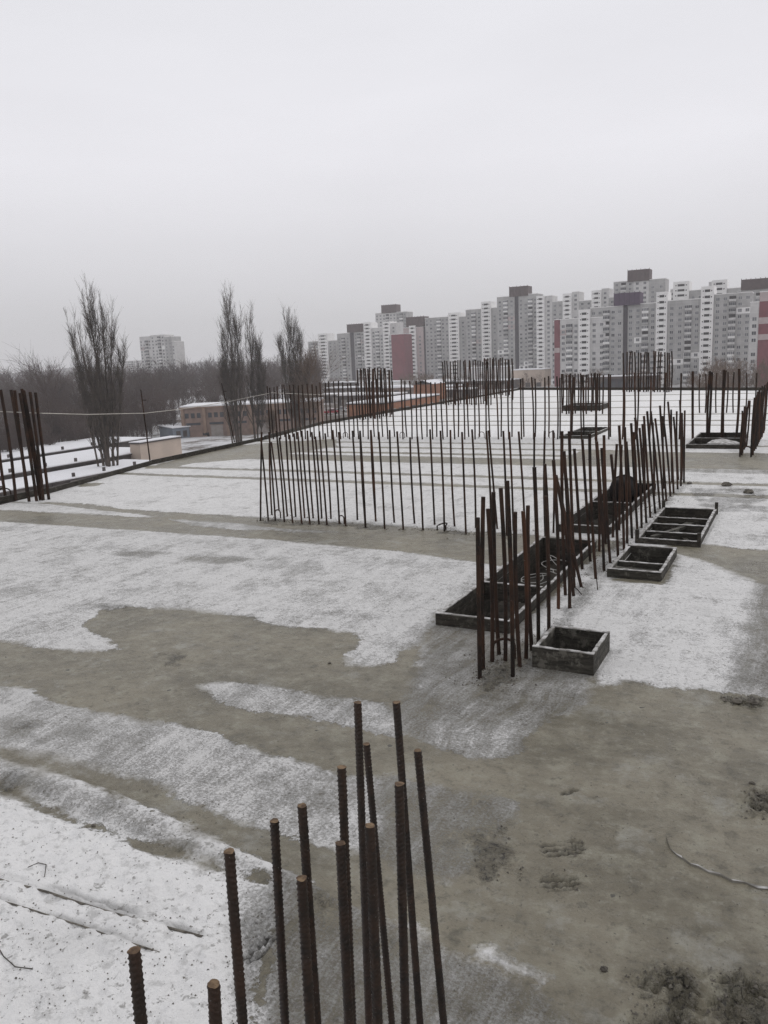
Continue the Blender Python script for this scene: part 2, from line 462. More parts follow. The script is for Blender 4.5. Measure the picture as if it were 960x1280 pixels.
# ------------------------------------------------------------------ the slab: snow and frost fields
# (sign, cover, outline as points on the slab seen at these picture positions)
A = lambda pts: [tuple(at(x, y)[:2]) for x, y in pts]
R = lambda x0, x1, y0, y1: [(x0, y0), (x1, y0), (x1, y1), (x0, y1)]
FIELDS = [
    # far half: everything beyond the swept band carries frost
    ('+', 0.86, R(-45, 30, 11.7, 80)),
    ('+', 1.2, R(-45, 30, 25.5, 80)),
    # left field between the swept band and the brown lobe
    ('+', 0.80, A([(-400, 630), (0, 652), (120, 660), (250, 668), (400, 680), (500, 690), (596, 703), (650, 712),
                   (600, 735), (543, 771), (535, 795), (530, 806), (500, 812), (490, 828), (470, 834), (435, 832), (433, 818),
                   (455, 800), (440, 792), (400, 788), (345, 783), (300, 771), (230, 763), (160, 759), (125, 763),
                   (100, 783), (135, 797), (152, 812), (100, 816), (40, 808), (0, 799), (-400, 740)])),
    ('+', 0.50, A([(543, 776), (640, 790), (690, 745), (745, 700), (757, 725), (742, 862), (735, 880), (700, 897),
                   (658, 915), (662, 938), (640, 950), (590, 950), (545, 938), (520, 925), (500, 905), (505, 870), (522, 825)])),
    ('+', 0.60, A([(590, 905), (655, 915), (662, 938), (640, 950), (590, 950), (545, 938), (560, 915)])),
    # right field beside the boxes
    ('+', 0.86, A([(650, 800), (690, 745), (745, 700), (757, 725), (830, 732), (845, 692), (880, 700), (920, 712), (945, 728),
                   (960, 738), (955, 800), (935, 866), (850, 862), (780, 855), (742, 860), (735, 810), (700, 790)])),
    ('+', 0.56, A([(945, 728), (1200, 800), (1200, 900), (960, 872), (905, 866), (935, 800)])),
    ('+', 0.86, A([(860, 640), (960, 655), (1200, 680), (1200, 760), (960, 688), (900, 682), (845, 680), (800, 700), (720, 760), (700, 720)])),
    # island under the brown lobe
    ('+', 0.72, A([(245, 857), (262, 852), (300, 852), (350, 858), (400, 868), (440, 872), (480, 878), (505, 905),
                   (500, 922), (470, 916), (440, 908), (390, 900), (340, 893), (285, 882), (255, 870)])),
    # long tongue
    ('+', 0.74, A([(-300, 815), (0, 857), (40, 862), (75, 880), (150, 893), (230, 907), (290, 925), (340, 945), (400, 958), (430, 968),
                   (500, 972), (500, 1090), (470, 1075), (440, 1068), (400, 1062), (330, 1040), (270, 1015), (200, 985),
                   (120, 965), (50, 945), (0, 933), (-300, 860)])),
    ('+', 0.42, A([(480, 970), (560, 985), (600, 990), (650, 1005), (640, 1030), (615, 1060), (600, 1090), (560, 1100), (500, 1092), (470, 1075)])),
    # lower left: deep snow, then thin ice
    ('+', 0.70, A([(-300, 868), (0, 950), (60, 965), (130, 985), (200, 1015), (260, 1045), (300, 1065), (340, 1080), (380, 1100),
                   (420, 1125), (360, 1140), (300, 1110), (-300, 1010)])),
    ('+', 0.98, A([(-300, 866), (0, 949), (60, 964), (130, 984), (200, 1014), (260, 1044), (300, 1064), (340, 1079), (380, 1099), (420, 1124), (480, 1148), (545, 1174), (543, 1181), (475, 1156), (415, 1133), (372, 1108), (335, 1089), (295, 1074), (255, 1054), (195, 1023), (125, 992), (55, 971), (0, 955), (-300, 873)])),
    ('+', 1.22, A([(-500, 930), (0, 990), (60, 1018), (140, 1045), (200, 1068), (260, 1085), (330, 1098), (352, 1120), (335, 1180), (318, 1300), (318, 2200), (-700, 2200)])),
    ('+', 0.44, A([(352, 1095), (420, 1122), (470, 1145), (545, 1175), (585, 1195), (640, 1215), (690, 1240), (725, 1290), (740, 2200), (320, 2200), (318, 1300), (335, 1180)])),
    ('+', 0.78, A([(296, 1098), (352, 1108), (338, 1180), (320, 1300), (285, 1300), (275, 1160)])),
    ('+', 0.95, A([(598, 1187), (612, 1185), (650, 1203), (690, 1224), (686, 1233), (640, 1222), (602, 1200)])),
    # bare: swept bands and gaps
    ('-', 0, A([(-300, 625), (0, 637), (60, 628), (110, 630), (190, 642), (325, 651), (470, 660), (560, 665), (640, 671), (650, 712), (596, 703),
                (500, 690), (400, 680), (250, 668), (120, 660), (0, 652), (-300, 640)])),
    ('+', 0.8, A([(-60, 622), (0, 627), (60, 630), (190, 645), (196, 648), (110, 643), (0, 638), (-60, 634)])),
    ('+', 0.7, A([(212, 649), (300, 654), (362, 662), (300, 663), (240, 657)])),
    ('+', 0.5, A([(330, 660), (420, 664), (430, 667), (360, 666)])),
    ('-', 0, A([(845, 681), (880, 681), (900, 683), (960, 690), (1200, 705), (1200, 775), (960, 730), (940, 725), (900, 708), (870, 697), (843, 690)])),
    ('-', 0, A([(-60, 960), (0, 978), (30, 993), (56, 1008), (94, 1023), (150, 1038), (187, 1058), (240, 1070), (277, 1082), (335, 1099),
                (328, 1104), (275, 1090), (238, 1078), (185, 1066), (145, 1046), (90, 1030), (50, 1015), (20, 997), (-60, 970)])),
]
# swept strips that run across the far slab
for y0, y1, xa, xb in ((15.72, 16.02, -45, 20), (17.05, 17.35, -45, 20), (19.2, 20.4, -45, -5), (19.3, 22.2, -5.5, 20), (20.9, 21.25, -45, -5),
                       (22.2, 22.5, -45, -4), (23.6, 23.85, -45, 20), (29.7, 30.0, -45, 20), (31.4, 31.8, -45, 20), (34.3, 34.7, -45, 20),
                       (38.5, 39.0, -45, 20), (43.0, 43.5, -45, 20), (48.0, 48.6, -45, 20)):
    FIELDS.append(('-', 0, R(xa, xb, y0, y1)))
FIELDS.append(('-', 0, A([(180, 586), (215, 576), (250, 563), (330, 554), (420, 549), (420, 558), (330, 572), (240, 579), (215, 585)])))
FIELDS.append(('-', 0, A([(92, 609), (105, 605), (137, 603), (120, 608)])))
FIELDS.append(('+', 0.55, A([(140, 693), (180, 689), (212, 692), (180, 698)])))
FIELDS.append(('+', 0.55, A([(230, 697), (290, 695), (318, 699), (280, 705), (240, 703)])))
FIELDS.append(('+', 0.6, R(-3.2, 20, 18.7, 19.3)))

# churned, trodden ground: relief in the slab's wet skin (outline, height in metres)
CHURN = [
    (A([(770, 1290), (800, 1215), (850, 1205), (880, 1230), (870, 1300)]), 0.040),
    (A([(885, 1230), (930, 1205), (1000, 1210), (1000, 1300), (880, 1300)]), 0.036),
    (A([(925, 1000), (945, 985), (1000, 990), (1000, 1022), (930, 1018)]), 0.036),
    (A([(740, 1212), (748, 1203), (765, 1204), (760, 1216)]), 0.012),
    (A([(300, 1160), (345, 1110), (360, 1150), (325, 1230), (300, 1240)]), 0.018),
    (A([(385, 1120), (400, 1112), (418, 1130), (405, 1150)]), 0.015),
    (A([(585, 1040), (640, 1030), (660, 1090), (600, 1130)]), 0.008),
    (A([(20, 960), (60, 985), (40, 1010), (-20, 990)]), 0.012),
    (A([(0, 900), (30, 895), (60, 905), (20, 915)]), 0.010),
    (A([(180, 815), (230, 812), (240, 838), (190, 835)]), 0.008),
    (A([(595, 840), (660, 825), (740, 700), (855, 600), (862, 606), (770, 700), (668, 850), (600, 870)]), 0.012),
    (A([(325, 646), (590, 662), (590, 670), (325, 655)]), 0.012),
    (A([(120, 757), (175, 755), (180, 764), (130, 766)]), 0.008),
    (A([(55, 925), (100, 908), (105, 914), (62, 934)]), 0.008),
    (A([(900, 868), (960, 872), (960, 884), (905, 880)]), 0.030),
    (A([(860, 610), (960, 612), (960, 640), (880, 640)]), 0.006),
]


def seg_dist(X, Y, poly):
    """signed distance, positive inside"""
    d2 = np.full(X.shape, 1e18); inside = np.zeros(X.shape, bool)
    n = len(poly)
    for i in range(n):
        ax, ay = poly[i]; bx, by = poly[(i + 1) % n]
        ex, ey = bx - ax, by - ay
        L2 = ex * ex + ey * ey + 1e-12
        t = np.clip(((X - ax) * ex + (Y - ay) * ey) / L2, 0, 1)
        d2 = np.minimum(d2, (X - ax - t * ex) ** 2 + (Y - ay - t * ey) ** 2)
        c = ((ay > Y) != (by > Y))
        with np.errstate(divide='ignore', invalid='ignore'):
            xx = ex * (Y - ay) / (ey if abs(ey) > 1e-12 else 1e-12) + ax
        inside ^= c & (X < xx)
    return np.where(inside, 1, -1) * np.sqrt(d2)


# slab outline: left edge polyline X(Y), far edge polyline Y(X)
EY = np.array([-10, 11.3, 12.8, 17.6, 24.2, 30.2, 44.5, 56.5, 80]); EX = np.array([-15.2, -15.5, -15.8, -17.1, -17.8, -19.1, -18.95, -18.9, -18.9])
FX = np.array([-40, -18.5, -9.6, -2.8, 40]); FY = np.array([62, 57.6, 54.0, 51.0, 33.0])
# openings: x0, x1, y0, y1 (inner edge of the formwork)
HOLES = {'A': (-3.31, -2.60, 7.42, 11.15), 'B': (-3.31, -2.60, 12.12, 16.25), 'C': (-2.03, -1.57, 6.66, 7.22), 'D': (-2.04, -1.50, 9.80, 11.05),
         'E': (-2.04, -1.27, 11.70, 14.05), 'F': (-2.80, -1.55, 23.1, 26.2), 'G': (-6.9, -6.05, 25.3, 28.1), 'H': (-9.9, -8.4, 37.0, 38.6)}


def lines(seed, lo, hi, grow, fine0, fine1, fine):
    v = list(np.arange(fine0, fine1, fine))
    x, s = v[-1], fine
    while x < hi:
        s = fine + grow * (x - fine1 + 0.001); x += s; v.append(x)
    x = v[0]
    while x > lo:
        s = fine + grow * (fine0 - x); x -= s; v.insert(0, x)
    return np.array(v)


gx = lines(0, -23, 28, 0.030, -3.5, 0.2, 0.0135)
gy = lines(0, -8, 64, 0.0055, 1.8, 4.7, 0.0135)
for h in HOLES.values():
    for v in h[:2]:
        gx[np.argmin(abs(gx - v))] = v
    for v in h[2:]:
        gy[np.argmin(abs(gy - v))] = v
GX, GY = np.meshgrid(gx, gy)
ny, nx = GX.shape
keep_c = np.ones((ny - 1, nx - 1), bool)
cxm = (gx[:-1] + gx[1:]) / 2; cym = (gy[:-1] + gy[1:]) / 2
CX, CY = np.meshgrid(cxm, cym)
for x0, x1, y0, y1 in HOLES.values():
    keep_c &= ~((CX > x0) & (CX < x1) & (CY > y0) & (CY < y1))
GX2 = np.maximum(GX, np.interp(GY, EY, EX)); GY2 = np.minimum(GY, np.interp(GX, FX, FY))
PX, PY = GX2.ravel(), GY2.ravel()
sdf = np.full(PX.shape, -3.0); cov = np.zeros(PX.shape)
for sign, c, poly in FIELDS:
    d = np.clip(seg_dist(PX, PY, poly), -3, 3)
    if sign == '+':
        w = np.clip(d / 0.24 + 0.5, 0, 1); w = w * w * (3 - 2 * w)
        cov = cov * (1 - w) + c * w
        cov = np.where((sdf < -0.3) & (d > -0.6), c, cov)
        sdf = np.maximum(sdf, d)
    else:
        sdf = np.minimum(sdf, -d)
churn = np.zeros(PX.shape); prn = np.zeros(PX.shape)
PZ = np.zeros(PX.shape)
for poly, hgt in CHURN:
    d = seg_dist(PX, PY, poly)
    w = np.clip(d / 0.16 + 0.5, 0, 1) * np.clip(0.75 + 1.6 * vnoise(PX, PY, 4) + .8 * vnoise(PX, PY, 10), 0, 1)
    rel = np.abs(vnoise(PX, PY, 17)) * 1.6 + vnoise(PX, PY, 31) * 0.7 - 0.35
    PZ += w * hgt * rel * 2.2
    churn = np.maximum(churn, w)
# boot prints with cleats
for (px, py, ang, ln, wd) in ((703, 1060, 0.12, 0.28, 0.16), (699, 1103, 0.04, 0.23, 0.14), (712, 990, 0.5, 0.14, 0.05), (322, 1185, 1.0, 0.24, 0.10)):
    p = at(px, py)
    ax = HR * math.cos(ang) + HF * math.sin(ang)
    u = (PX - p[0]) * ax[0] + (PY - p[1]) * ax[1]
    v = -(PX - p[0]) * ax[1] + (PY - p[1]) * ax[0]
    m = np.clip(3.2 - 3.2 * ((np.abs(u) / (ln / 2)) ** 4 + (np.abs(v) / (wd / 2)) ** 4) ** .25, 0, 1)
    m *= np.clip(0.85 + 1.3 * vnoise(PX, PY, 12), 0.3, 1)
    cle = np.sin(v * 2 * math.pi / 0.046 + 7 * vnoise(PX, PY, 6) + 2.2 * np.abs(((u / 0.055) % 1) * 2 - 1))
    PZ += m * (-0.020 + 0.018 * cle)
    prn = np.maximum(prn, np.clip(m * 2, 0, 1) * np.clip(0.30 - 1.3 * cle, 0.10, 1) * np.clip(0.8 + 1.6 * vnoise(PX, PY, 9), .25, 1))
RIDGE = A([(-300, 868), (0, 950), (60, 965), (130, 985), (200, 1015), (260, 1045), (300, 1065), (340, 1080), (380, 1100), (420, 1125), (360, 1112), (300, 1088), (200, 1050), (100, 1012), (0, 970), (-300, 890)])
PZ += np.clip(seg_dist(PX, PY, RIDGE) / 0.05 + 0.3, 0, 1) * (0.022 + 0.014 * vnoise(PX, PY, 7))
GROOVES = [((-40, 1090), (0, 1104), (60, 1119), (130, 1140), (200, 1158), (252, 1172)), ((-40, 1118), (0, 1131), (50, 1145), (100, 1160), (150, 1178), (200, 1196)),
           ((325, 775), (400, 737), (475, 698)), ((-20, 1094), (40, 1108), (120, 1130), (190, 1150), (235, 1163))]
for gi, gpts in enumerate(GROOVES):
    gd = np.full(PX.shape, 9.0)
    P_ = A(gpts)
    for (ax_, ay_), (bx_, by_) in zip(P_, P_[1:]):
        ex, ey = bx_ - ax_, by_ - ay_
        t_ = np.clip(((PX - ax_) * ex + (PY - ay_) * ey) / (ex * ex + ey * ey), 0, 1)
        gd = np.minimum(gd, np.hypot(PX - ax_ - t_ * ex, PY - ay_ - t_ * ey))
    gw = np.clip(1.2 - gd / 0.017, 0, 1) * np.clip(0.55 + 1.6 * vnoise(PX, PY, 5), 0.1, 1)
    PZ -= gw * 0.012
    prn = np.maximum(prn, gw * (0.55 if gi != 2 else 0.3))
sm = np.clip(sdf / 0.08 + 0.5, 0, 1)
PZ += sm * np.clip(cov - 0.3, 0, 1) * 0.012 + vnoise(PX, PY, 0.5) * 0.012 * (PY < 40)
deep = np.clip((cov - 0.95) / 0.25, 0, 1) * sm * (PY < 8)
PZ += deep * (0.02 + 0.03 * vnoise(PX, PY, 2.2) + 0.030 * vnoise(PX, PY, 8) + 0.026 * vnoise(PX, PY, 19) + 0.014 * vnoise(PX, PY, 37))
hole_near = np.zeros(PX.shape, bool)
for x0, x1, y0, y1 in HOLES.values():
    hole_near |= (PX > x0 - .08) & (PX < x1 + .08) & (PY > y0 - .08) & (PY < y1 + .08)
PZ[hole_near] *= 0.2



def surf(x, y):
    i_ = min(np.searchsorted(gy, y), ny - 1); j_ = min(np.searchsorted(gx, x), nx - 1)
    return float(PZ[i_ * nx + j_])


def on_slab(px, py, lift=0.0):
    p_ = at(px, py, 0.015)
    p_[2] = surf(p_[0], p_[1]) + lift
    return p_


idx = np.arange(ny * nx).reshape(ny, nx)
quads = np.stack([idx[:-1, :-1], idx[:-1, 1:], idx[1:, 1:], idx[1:, :-1]], -1).reshape(-1, 4)
P3 = np.stack([PX, PY, PZ], 1)
q = P3[quads]
area = np.abs(np.cross((q[:, 2] - q[:, 0])[:, :2], (q[:, 3] - q[:, 1])[:, :2]))
quads = quads[keep_c.ravel() & (area > 1e-7)]
used = np.unique(quads); rem = np.full(len(P3), -1); rem[used] = np.arange(len(used))
me = big_mesh('concrete_slab', P3[used], rem[quads], M['slab'], smooth=True)
for nm, arr in (('snow_edge', sdf), ('snow_cover', cov), ('churn', churn), ('boot_print', prn)):
    at_ = me.attributes.new(nm, 'FLOAT', 'POINT')
    at_.data.foreach_set('value', np.ascontiguousarray(arr[used], dtype=np.float32))
slab = link('concrete_slab', me)
slab['kind'] = 'structure'

# slab edge, the storey below and its walls
outline = [(-15.2, -8.0)] + [(EX[i], EY[i]) for i in range(1, 7)] + [(-18.9, float(np.interp(-18.9, FX, FY)))] + \
          [(-9.6, 54.0), (-2.8, 51.0), (28.0, float(np.interp(28, FX, FY))), (28.0, -8.0)]
mb = MB()
for (x0, y0), (x1, y1) in zip(outline, outline[1:] + outline[:1]):
    mb.quad([(x0, y0, -0.02), (x0, y0, -0.30), (x1, y1, -0.30), (x1, y1, -0.02)])
mb.build('slab_edge', M['concrete_dark'], slab)
cx0, cy0 = 4.0, 22.0
mb = MB()
ins = [(cx0 + (x - cx0) * 0.985, cy0 + (y - cy0) * 0.985) for x, y in outline]
for (x0, y0), (x1, y1) in zip(ins, ins[1:] + ins[:1]):
    mb.quad([(x0, y0, -0.28), (x0, y0, -16.2), (x1, y1, -16.2), (x1, y1, -0.28)])
o = mb.build('lower_walls', M['concrete_dark']); o['kind'] = 'structure'
o = MB().quad([(x, y, -3.2) for x, y in ins]).build('lower_floor', M['concrete_dark']); o['kind'] = 'structure'

# ------------------------------------------------------------------ winter air
k_ = bpy.data.materials.new('winter_haze'); k_.use_nodes = True
k_.node_tree.nodes.clear()
o_out = k_.node_tree.nodes.new('ShaderNodeOutputMaterial'); o_vol = k_.node_tree.nodes.new('ShaderNodeVolumePrincipled')
o_vol.inputs['Color'].default_value = (0.97, 0.965, 0.975, 1); o_vol.inputs['Density'].default_value = HAZE
o_vol.inputs['Anisotropy'].default_value = 0.2
k_.node_tree.links.new(o_vol.outputs[0], o_out.inputs['Volume'])
o = MB().box(-4100, 3100, -3100, 5100, -17.0, 62.0).build('haze', k_); o['kind'] = 'stuff'
tag(o, 'thin grey winter haze over the whole view', 'haze')

# ------------------------------------------------------------------ the land around
def ground_material():
    k = Mat('snowy_ground')
    a = k.noise(0.012, 5, 0.6); b = k.noise(0.09, 5, 0.65); c = k.noise(0.6, 4, 0.7)
    f = k.math('ADD', k.math('MULTIPLY', a, 0.6), k.math('MULTIPLY', b, 0.4))
    f = k.math('ADD', f, k.math('MULTIPLY', k.math('SUBTRACT', c, 0.5), 0.25))
    col = k.mix(k.remap(f, 0.44, 0.56), (0.60, 0.60, 0.61), (0.13, 0.11, 0.095))
    return k.done(col, 0.9, None, 0.1)


GZ = -16.0
M['ground'] = ground_material()
o = MB().quad([(-4000, -3000, GZ), (3000, -3000, GZ), (3000, 5000, GZ), (-4000, 5000, GZ)]).build('ground', M['ground'])
o['kind'] = 'structure'
# low ridge on the horizon
mb = MB()
M['far_wood'] = plain('far_wooded_ridge', (0.075, 0.068, 0.068), (0.11, 0.10, 0.10), 0.01, 0.95, 0)
prev = None
for i in range(61):
    px = -300 + i * 25
    d = 2600 + 300 * math.sin(i * 0.7)
    p = at_depth(px, 450, d)
    zt = 3 + 9 * (0.5 + 0.5 * math.sin(i * 0.9)) + 6 * random.random()
    cur = [(p[0] - HF[0] * 250, p[1] - HF[1] * 250, GZ - 1), (p[0], p[1], zt), (p[0] + HF[0] * 700, p[1] + HF[1] * 700, GZ - 1)]
    if prev:
        mb.quad([prev[0], cur[0], cur[1], prev[1]]); mb.quad([prev[1], cur[1], cur[2], prev[2]])
    prev = cur
o = mb.build('hills', M['far_wood']); o['kind'] = 'structure'


# ------------------------------------------------------------------ bare trees (tapered limbs built as arrays)
def frames(D):
    ref = np.where(np.abs(D[:, 2:3]) > 0.9, np.array([[1.0, 0, 0]]), np.array([[0, 0, 1.0]]))
    S = np.cross(D, ref); S /= np.linalg.norm(S, axis=1, keepdims=True)
    return S, np.cross(S, D)


def cones(Pa, Pb, ra, rb):
    """three-sided tapering limbs -> verts, tri faces"""
    D = Pb - Pa; D /= np.linalg.norm(D, axis=1, keepdims=True) + 1e-9
    S, U = frames(D)
    n = len(Pa); V = np.zeros((n, 6, 3))
    for k in range(3):
        a = 2 * math.pi * k / 3
        o_ = S * math.cos(a) + U * math.sin(a)
        V[:, k] = Pa + o_ * ra[:, None]; V[:, 3 + k] = Pb + o_ * rb[:, None]
    base = np.arange(n)[:, None] * 6
    f = []
    for k in range(3):
        j = (k + 1) % 3
        f += [np.concatenate([base + k, base + j, base + 3 + j], 1), np.concatenate([base + k, base + 3 + j, base + 3 + k], 1)]
    return V.reshape(-1, 3), np.concatenate(f, 0)


def merge(parts):
    V, Fc, n = [], [], 0
    for v, f in parts:
        V.append(v); Fc.append(f + n); n += len(v)
    return np.concatenate(V), np.concatenate(Fc)


def limb_level(r, Pa, Pb, ra, per, lo, hi, len_fn, spread, upward, rad_k):
    """children that leave their parents along [lo,hi]; returns start, end, start radius"""
    n = len(Pa)
    i = np.repeat(np.arange(n), per)
    t = lo + (hi - lo) * r.random(len(i))
    P = Pa[i] + (Pb[i] - Pa[i]) * t[:, None]
    D = Pb[i] - Pa[i]; Ln = np.linalg.norm(D, axis=1); D = D / (Ln[:, None] + 1e-9)
    q_ = r.normal(size=(len(i), 3)); q_ -= D * np.sum(q_ * D, 1, keepdims=True); q_ /= np.linalg.norm(q_, axis=1, keepdims=True)
    a = spread * (0.6 + 0.8 * r.random(len(i)))
    D2 = D * np.cos(a)[:, None] + q_ * np.sin(a)[:, None]
    D2[:, 2] += upward; D2 /= np.linalg.norm(D2, axis=1, keepdims=True)
    ln = len_fn(Ln, t, r.random(len(i)))
    return P, P + D2 * ln[:, None], np.maximum(ra[i] * rad_k * (1 - 0.5 * t), 0.006)


def wood_tree(seed, h=14.0, broad=0.75, nb=16, n2=7, n3=4, twig=0.022):
    r = np.random.default_rng(seed)
    P0 = np.array([[0, 0, 0.0]]); P1 = np.array([[r.normal() * .4, r.normal() * .4, h * 0.42]])
    P2 = P1 + np.array([[r.normal() * .8, r.normal() * .8, h * 0.40]])
    T = [cones(P0, P1, np.array([h * .012]), np.array([h * .009])), cones(P1, P2, np.array([h * .009]), np.array([h * .002]))]
    Pa = np.concatenate([P0 + (P1 - P0) * 0.45, P1]); Pb = np.concatenate([P1, P2])
    a, b, ra = limb_level(r, Pa, Pb, np.array([h * .009, h * .008]), nb // 2, 0.05, 0.95,
                          lambda L_, t, u: h * (0.22 + 0.22 * u) * (1.1 - 0.5 * t), broad, 0.35, 0.55)
    a2, b2, r2 = limb_level(r, a, b, ra, n2, 0.2, 1.0, lambda L_, t, u: L_ * (0.35 + 0.4 * u), 0.65, 0.30, 0.6)
    a3, b3, r3 = limb_level(r, a2, b2, r2, n3, 0.2, 1.0, lambda L_, t, u: L_ * (0.4 + 0.5 * u), 0.6, 0.22, 0.6)
    C = [cones(a, b, ra, ra * .35), cones(a2, b2, np.maximum(r2, twig * 1.3), np.full(len(a2), twig * .6)),
         cones(a3, b3, np.full(len(a3), twig), np.full(len(a3), twig * .4))]
    return merge(T), merge(C)


def poplar(seed, h, stems, nb=34, n2=7, n3=4):
    """stems: list of (dx, dy lean at top, height fraction)"""
    r = np.random.default_rng(seed)
    T, C = [], []
    for (bx, by, tx, ty, k) in stems:
        hh = h * k; segs = 6; pts = []
        for i in range(segs + 1):
            u = i / segs
            pts.append((bx + (tx - bx) * u ** 1.2 + r.normal() * .12 * (i > 0), by + (ty - by) * u ** 1.2 + r.normal() * .12 * (i > 0), hh * u))
        pts = np.array(pts)
        rad = hh * .0105 * (1 - np.linspace(0, 1, segs + 1)) ** 0.9 + 0.02
        T.append(cones(pts[:-1], pts[1:], rad[:-1], rad[1:]))
        # ascending branches: start along the trunk, hug it and end higher up
        t = 0.12 + 0.80 * r.random(nb) ** 0.8
        xi = np.minimum((t * segs).astype(int), segs - 1); fr = t * segs - xi
        Pa = pts[xi] + (pts[xi + 1] - pts[xi]) * fr[:, None]
        az = r.random(nb) * 2 * math.pi
        ln = hh * (0.16 + 0.17 * r.random(nb)) * (1.08 - 0.62 * t)
        sp = 0.14 + 0.17 * r.random(nb)
        mid = Pa + np.stack([np.cos(az) * np.sin(sp * 1.5), np.sin(az) * np.sin(sp * 1.5), np.cos(sp * 1.5)], 1) * (ln * .4)[:, None]
        end = mid + np.stack([np.cos(az) * np.sin(sp * .6), np.sin(az) * np.sin(sp * .6), np.cos(sp * .6)], 1) * (ln * .65)[:, None]
        r1 = np.interp(t, np.linspace(0, 1, segs + 1), rad) * 0.34
        C += [cones(Pa, mid, r1, r1 * .8), cones(mid, end, r1 * .8, np.full(nb, .015))]
        PA = np.concatenate([Pa, mid]); PB = np.concatenate([mid, end]); RA = np.concatenate([r1, r1 * .8])
        a2, b2, r2 = limb_level(r, PA, PB, RA, n2, 0.15, 1.0, lambda L_, t_, u: 0.6 + 1.7 * u, 0.34, 0.34, 0.5)
        a3, b3, r3 = limb_level(r, a2, b2, r2, n3, 0.2, 1.0, lambda L_, t_, u: L_ * (0.4 + 0.5 * u), 0.45, 0.30, 0.5)
        C += [cones(a2, b2, np.clip(r2, .016, .04), np.full(len(a2), .009)), cones(a3, b3, np.full(len(a3), .013), np.full(len(a3), .006))]
    return merge(T), merge(C)


def plant_tree(name, label, loc, trunk, crown, mat, group=None):
    t = thing(name, label, 'tree', loc, group)
    link('trunk', big_mesh('trunk', trunk[0], trunk[1], mat), t)
    link('crown', big_mesh('crown', crown[0], crown[1], mat), t)
    return t


def top_h(px, ytop, p):
    """height of a thing standing at p whose top shows at ytop"""
    depth = (np.array(p) - CAM) @ HF
    return at_depth(px, ytop, depth)[2] - GZ


def ground_at(px, depth):
    p = at_depth(px, 640, depth)
    for _ in range(6):                       # follow the tilted frame so that the base stands under px at mid height
        d = ray(px, 455 + (455 - 447)); p = CAM + d * (depth / (d @ HF))
    return np.array([p[0], p[1], GZ])


side = lambda k: (HR[0] * k, HR[1] * k)


def lean(stems):
    out = []
    for a0, d0, a1, d1, k in stems:
        out.append((HR[0] * a0 + HF[0] * d0, HR[1] * a0 + HF[1] * d0, HR[0] * a1 + HF[0] * d1, HR[1] * a1 + HF[1] * d1, k))
    return out


p = ground_at(122, 138)
h = top_h(105, 363, p)
plant_tree('poplar_tree', 'tall bare poplar with several spreading leaders, left of the others', p,
           *poplar(3, h, lean([(0, 0, -0.3, 0, 1.0), (-0.8, 0.5, -4.4, 1, 0.80), (0.9, 0, 3.4, 0, 0.86), (-0.4, 1, -2.4, -1, 0.84), (1.2, .4, 4.8, 0, 0.68), (0.5, -1, 1.6, 1.5, 0.92), (-1.5, 0, -3.6, 0, .62), (.2, .3, .4, .4, .9)]), 34, 6, 3), M['bark_poplar'], 'bare poplars beyond the slab edge')
p = ground_at(292, 180)
h = top_h(286, 370, p)
plant_tree('poplar_tree', 'slender bare poplar, the tallest of the middle pair', p,
           *poplar(5, h, lean([(0, 0, -0.3, 0, 1.0), (0.4, .5, 1.6, 0, .86), (-.6, .3, -1.8, .6, .8), (-1.4, 0, -3.2, 0, .58)]), 48, 7, 3), M['bark_poplar'], 'bare poplars beyond the slab edge')
p = ground_at(313, 184)
h = top_h(311, 393, p)
plant_tree('poplar_tree', 'thin bare poplar close to the right of the tallest pair member', p,
           *poplar(8, h, lean([(0, 0, 0.4, 0, 1.0), (0.5, .3, 2.3, .5, .78), (1.2, 0, 3.2, 0, .6)]), 46, 7, 3), M['bark_poplar'], 'bare poplars beyond the slab edge')
p = ground_at(365, 196)
h = top_h(361, 394, p)
plant_tree('poplar_tree', 'bushy bare poplar rising behind the left end of the rebar rows', p,
           *poplar(11, h, lean([(0, 0, -0.6, 0, 1.0), (0.5, .5, 2.6, .5, .86), (-.6, 0, -2.6, 0, .8), (1.4, 0, 4.2, .4, .62), (.2, .8, .9, .6, .93)]), 46, 7, 3), M['bark_poplar'], 'bare poplars beyond the slab edge')
# round brushy trees that can be told apart
p = ground_at(385, 192)
plant_tree('bare_tree', 'low reddish brushy tree at the right foot of the last poplar', p, *wood_tree(31, top_h(385, 445, p), .6, 30, 10, 5, .02), M['bark_red'])
p = ground_at(55, 190)
plant_tree('bare_tree', 'wide bare tree standing before the wood at far left', p, *wood_tree(37, top_h(55, 447, p), .85, 24, 8, 5, .022), M['bark'])
p = ground_at(335, 190)
plant_tree('bare_tree', 'yellowish brush between the two poplar groups beside the brick building', p, *wood_tree(39, 7.5, .5, 30, 10, 5, .02), M['bark_red'])

# the wood beyond, one mass
variants = [merge(wood_tree(50 + i, 14, .72, 14, 6, 4, .034)) for i in range(6)]


def wood(name, spots, mat, label, cat):
    parts = []
    for (x, y, hgt) in spots:
        v, f = variants[random.randrange(6)]
        a = random.random() * 6.28; s = hgt / 14.0
        c, sn = math.cos(a) * s, math.sin(a) * s
        w = np.stack([v[:, 0] * c - v[:, 1] * sn + x, v[:, 0] * sn + v[:, 1] * c + y, v[:, 2] * s + GZ], 1)
        parts.append((w, f))
    V, Fc = merge(parts)
    o = link(name, big_mesh(name, V, Fc, mat))
    tag(o, label, cat); o['kind'] = 'stuff'
    return o


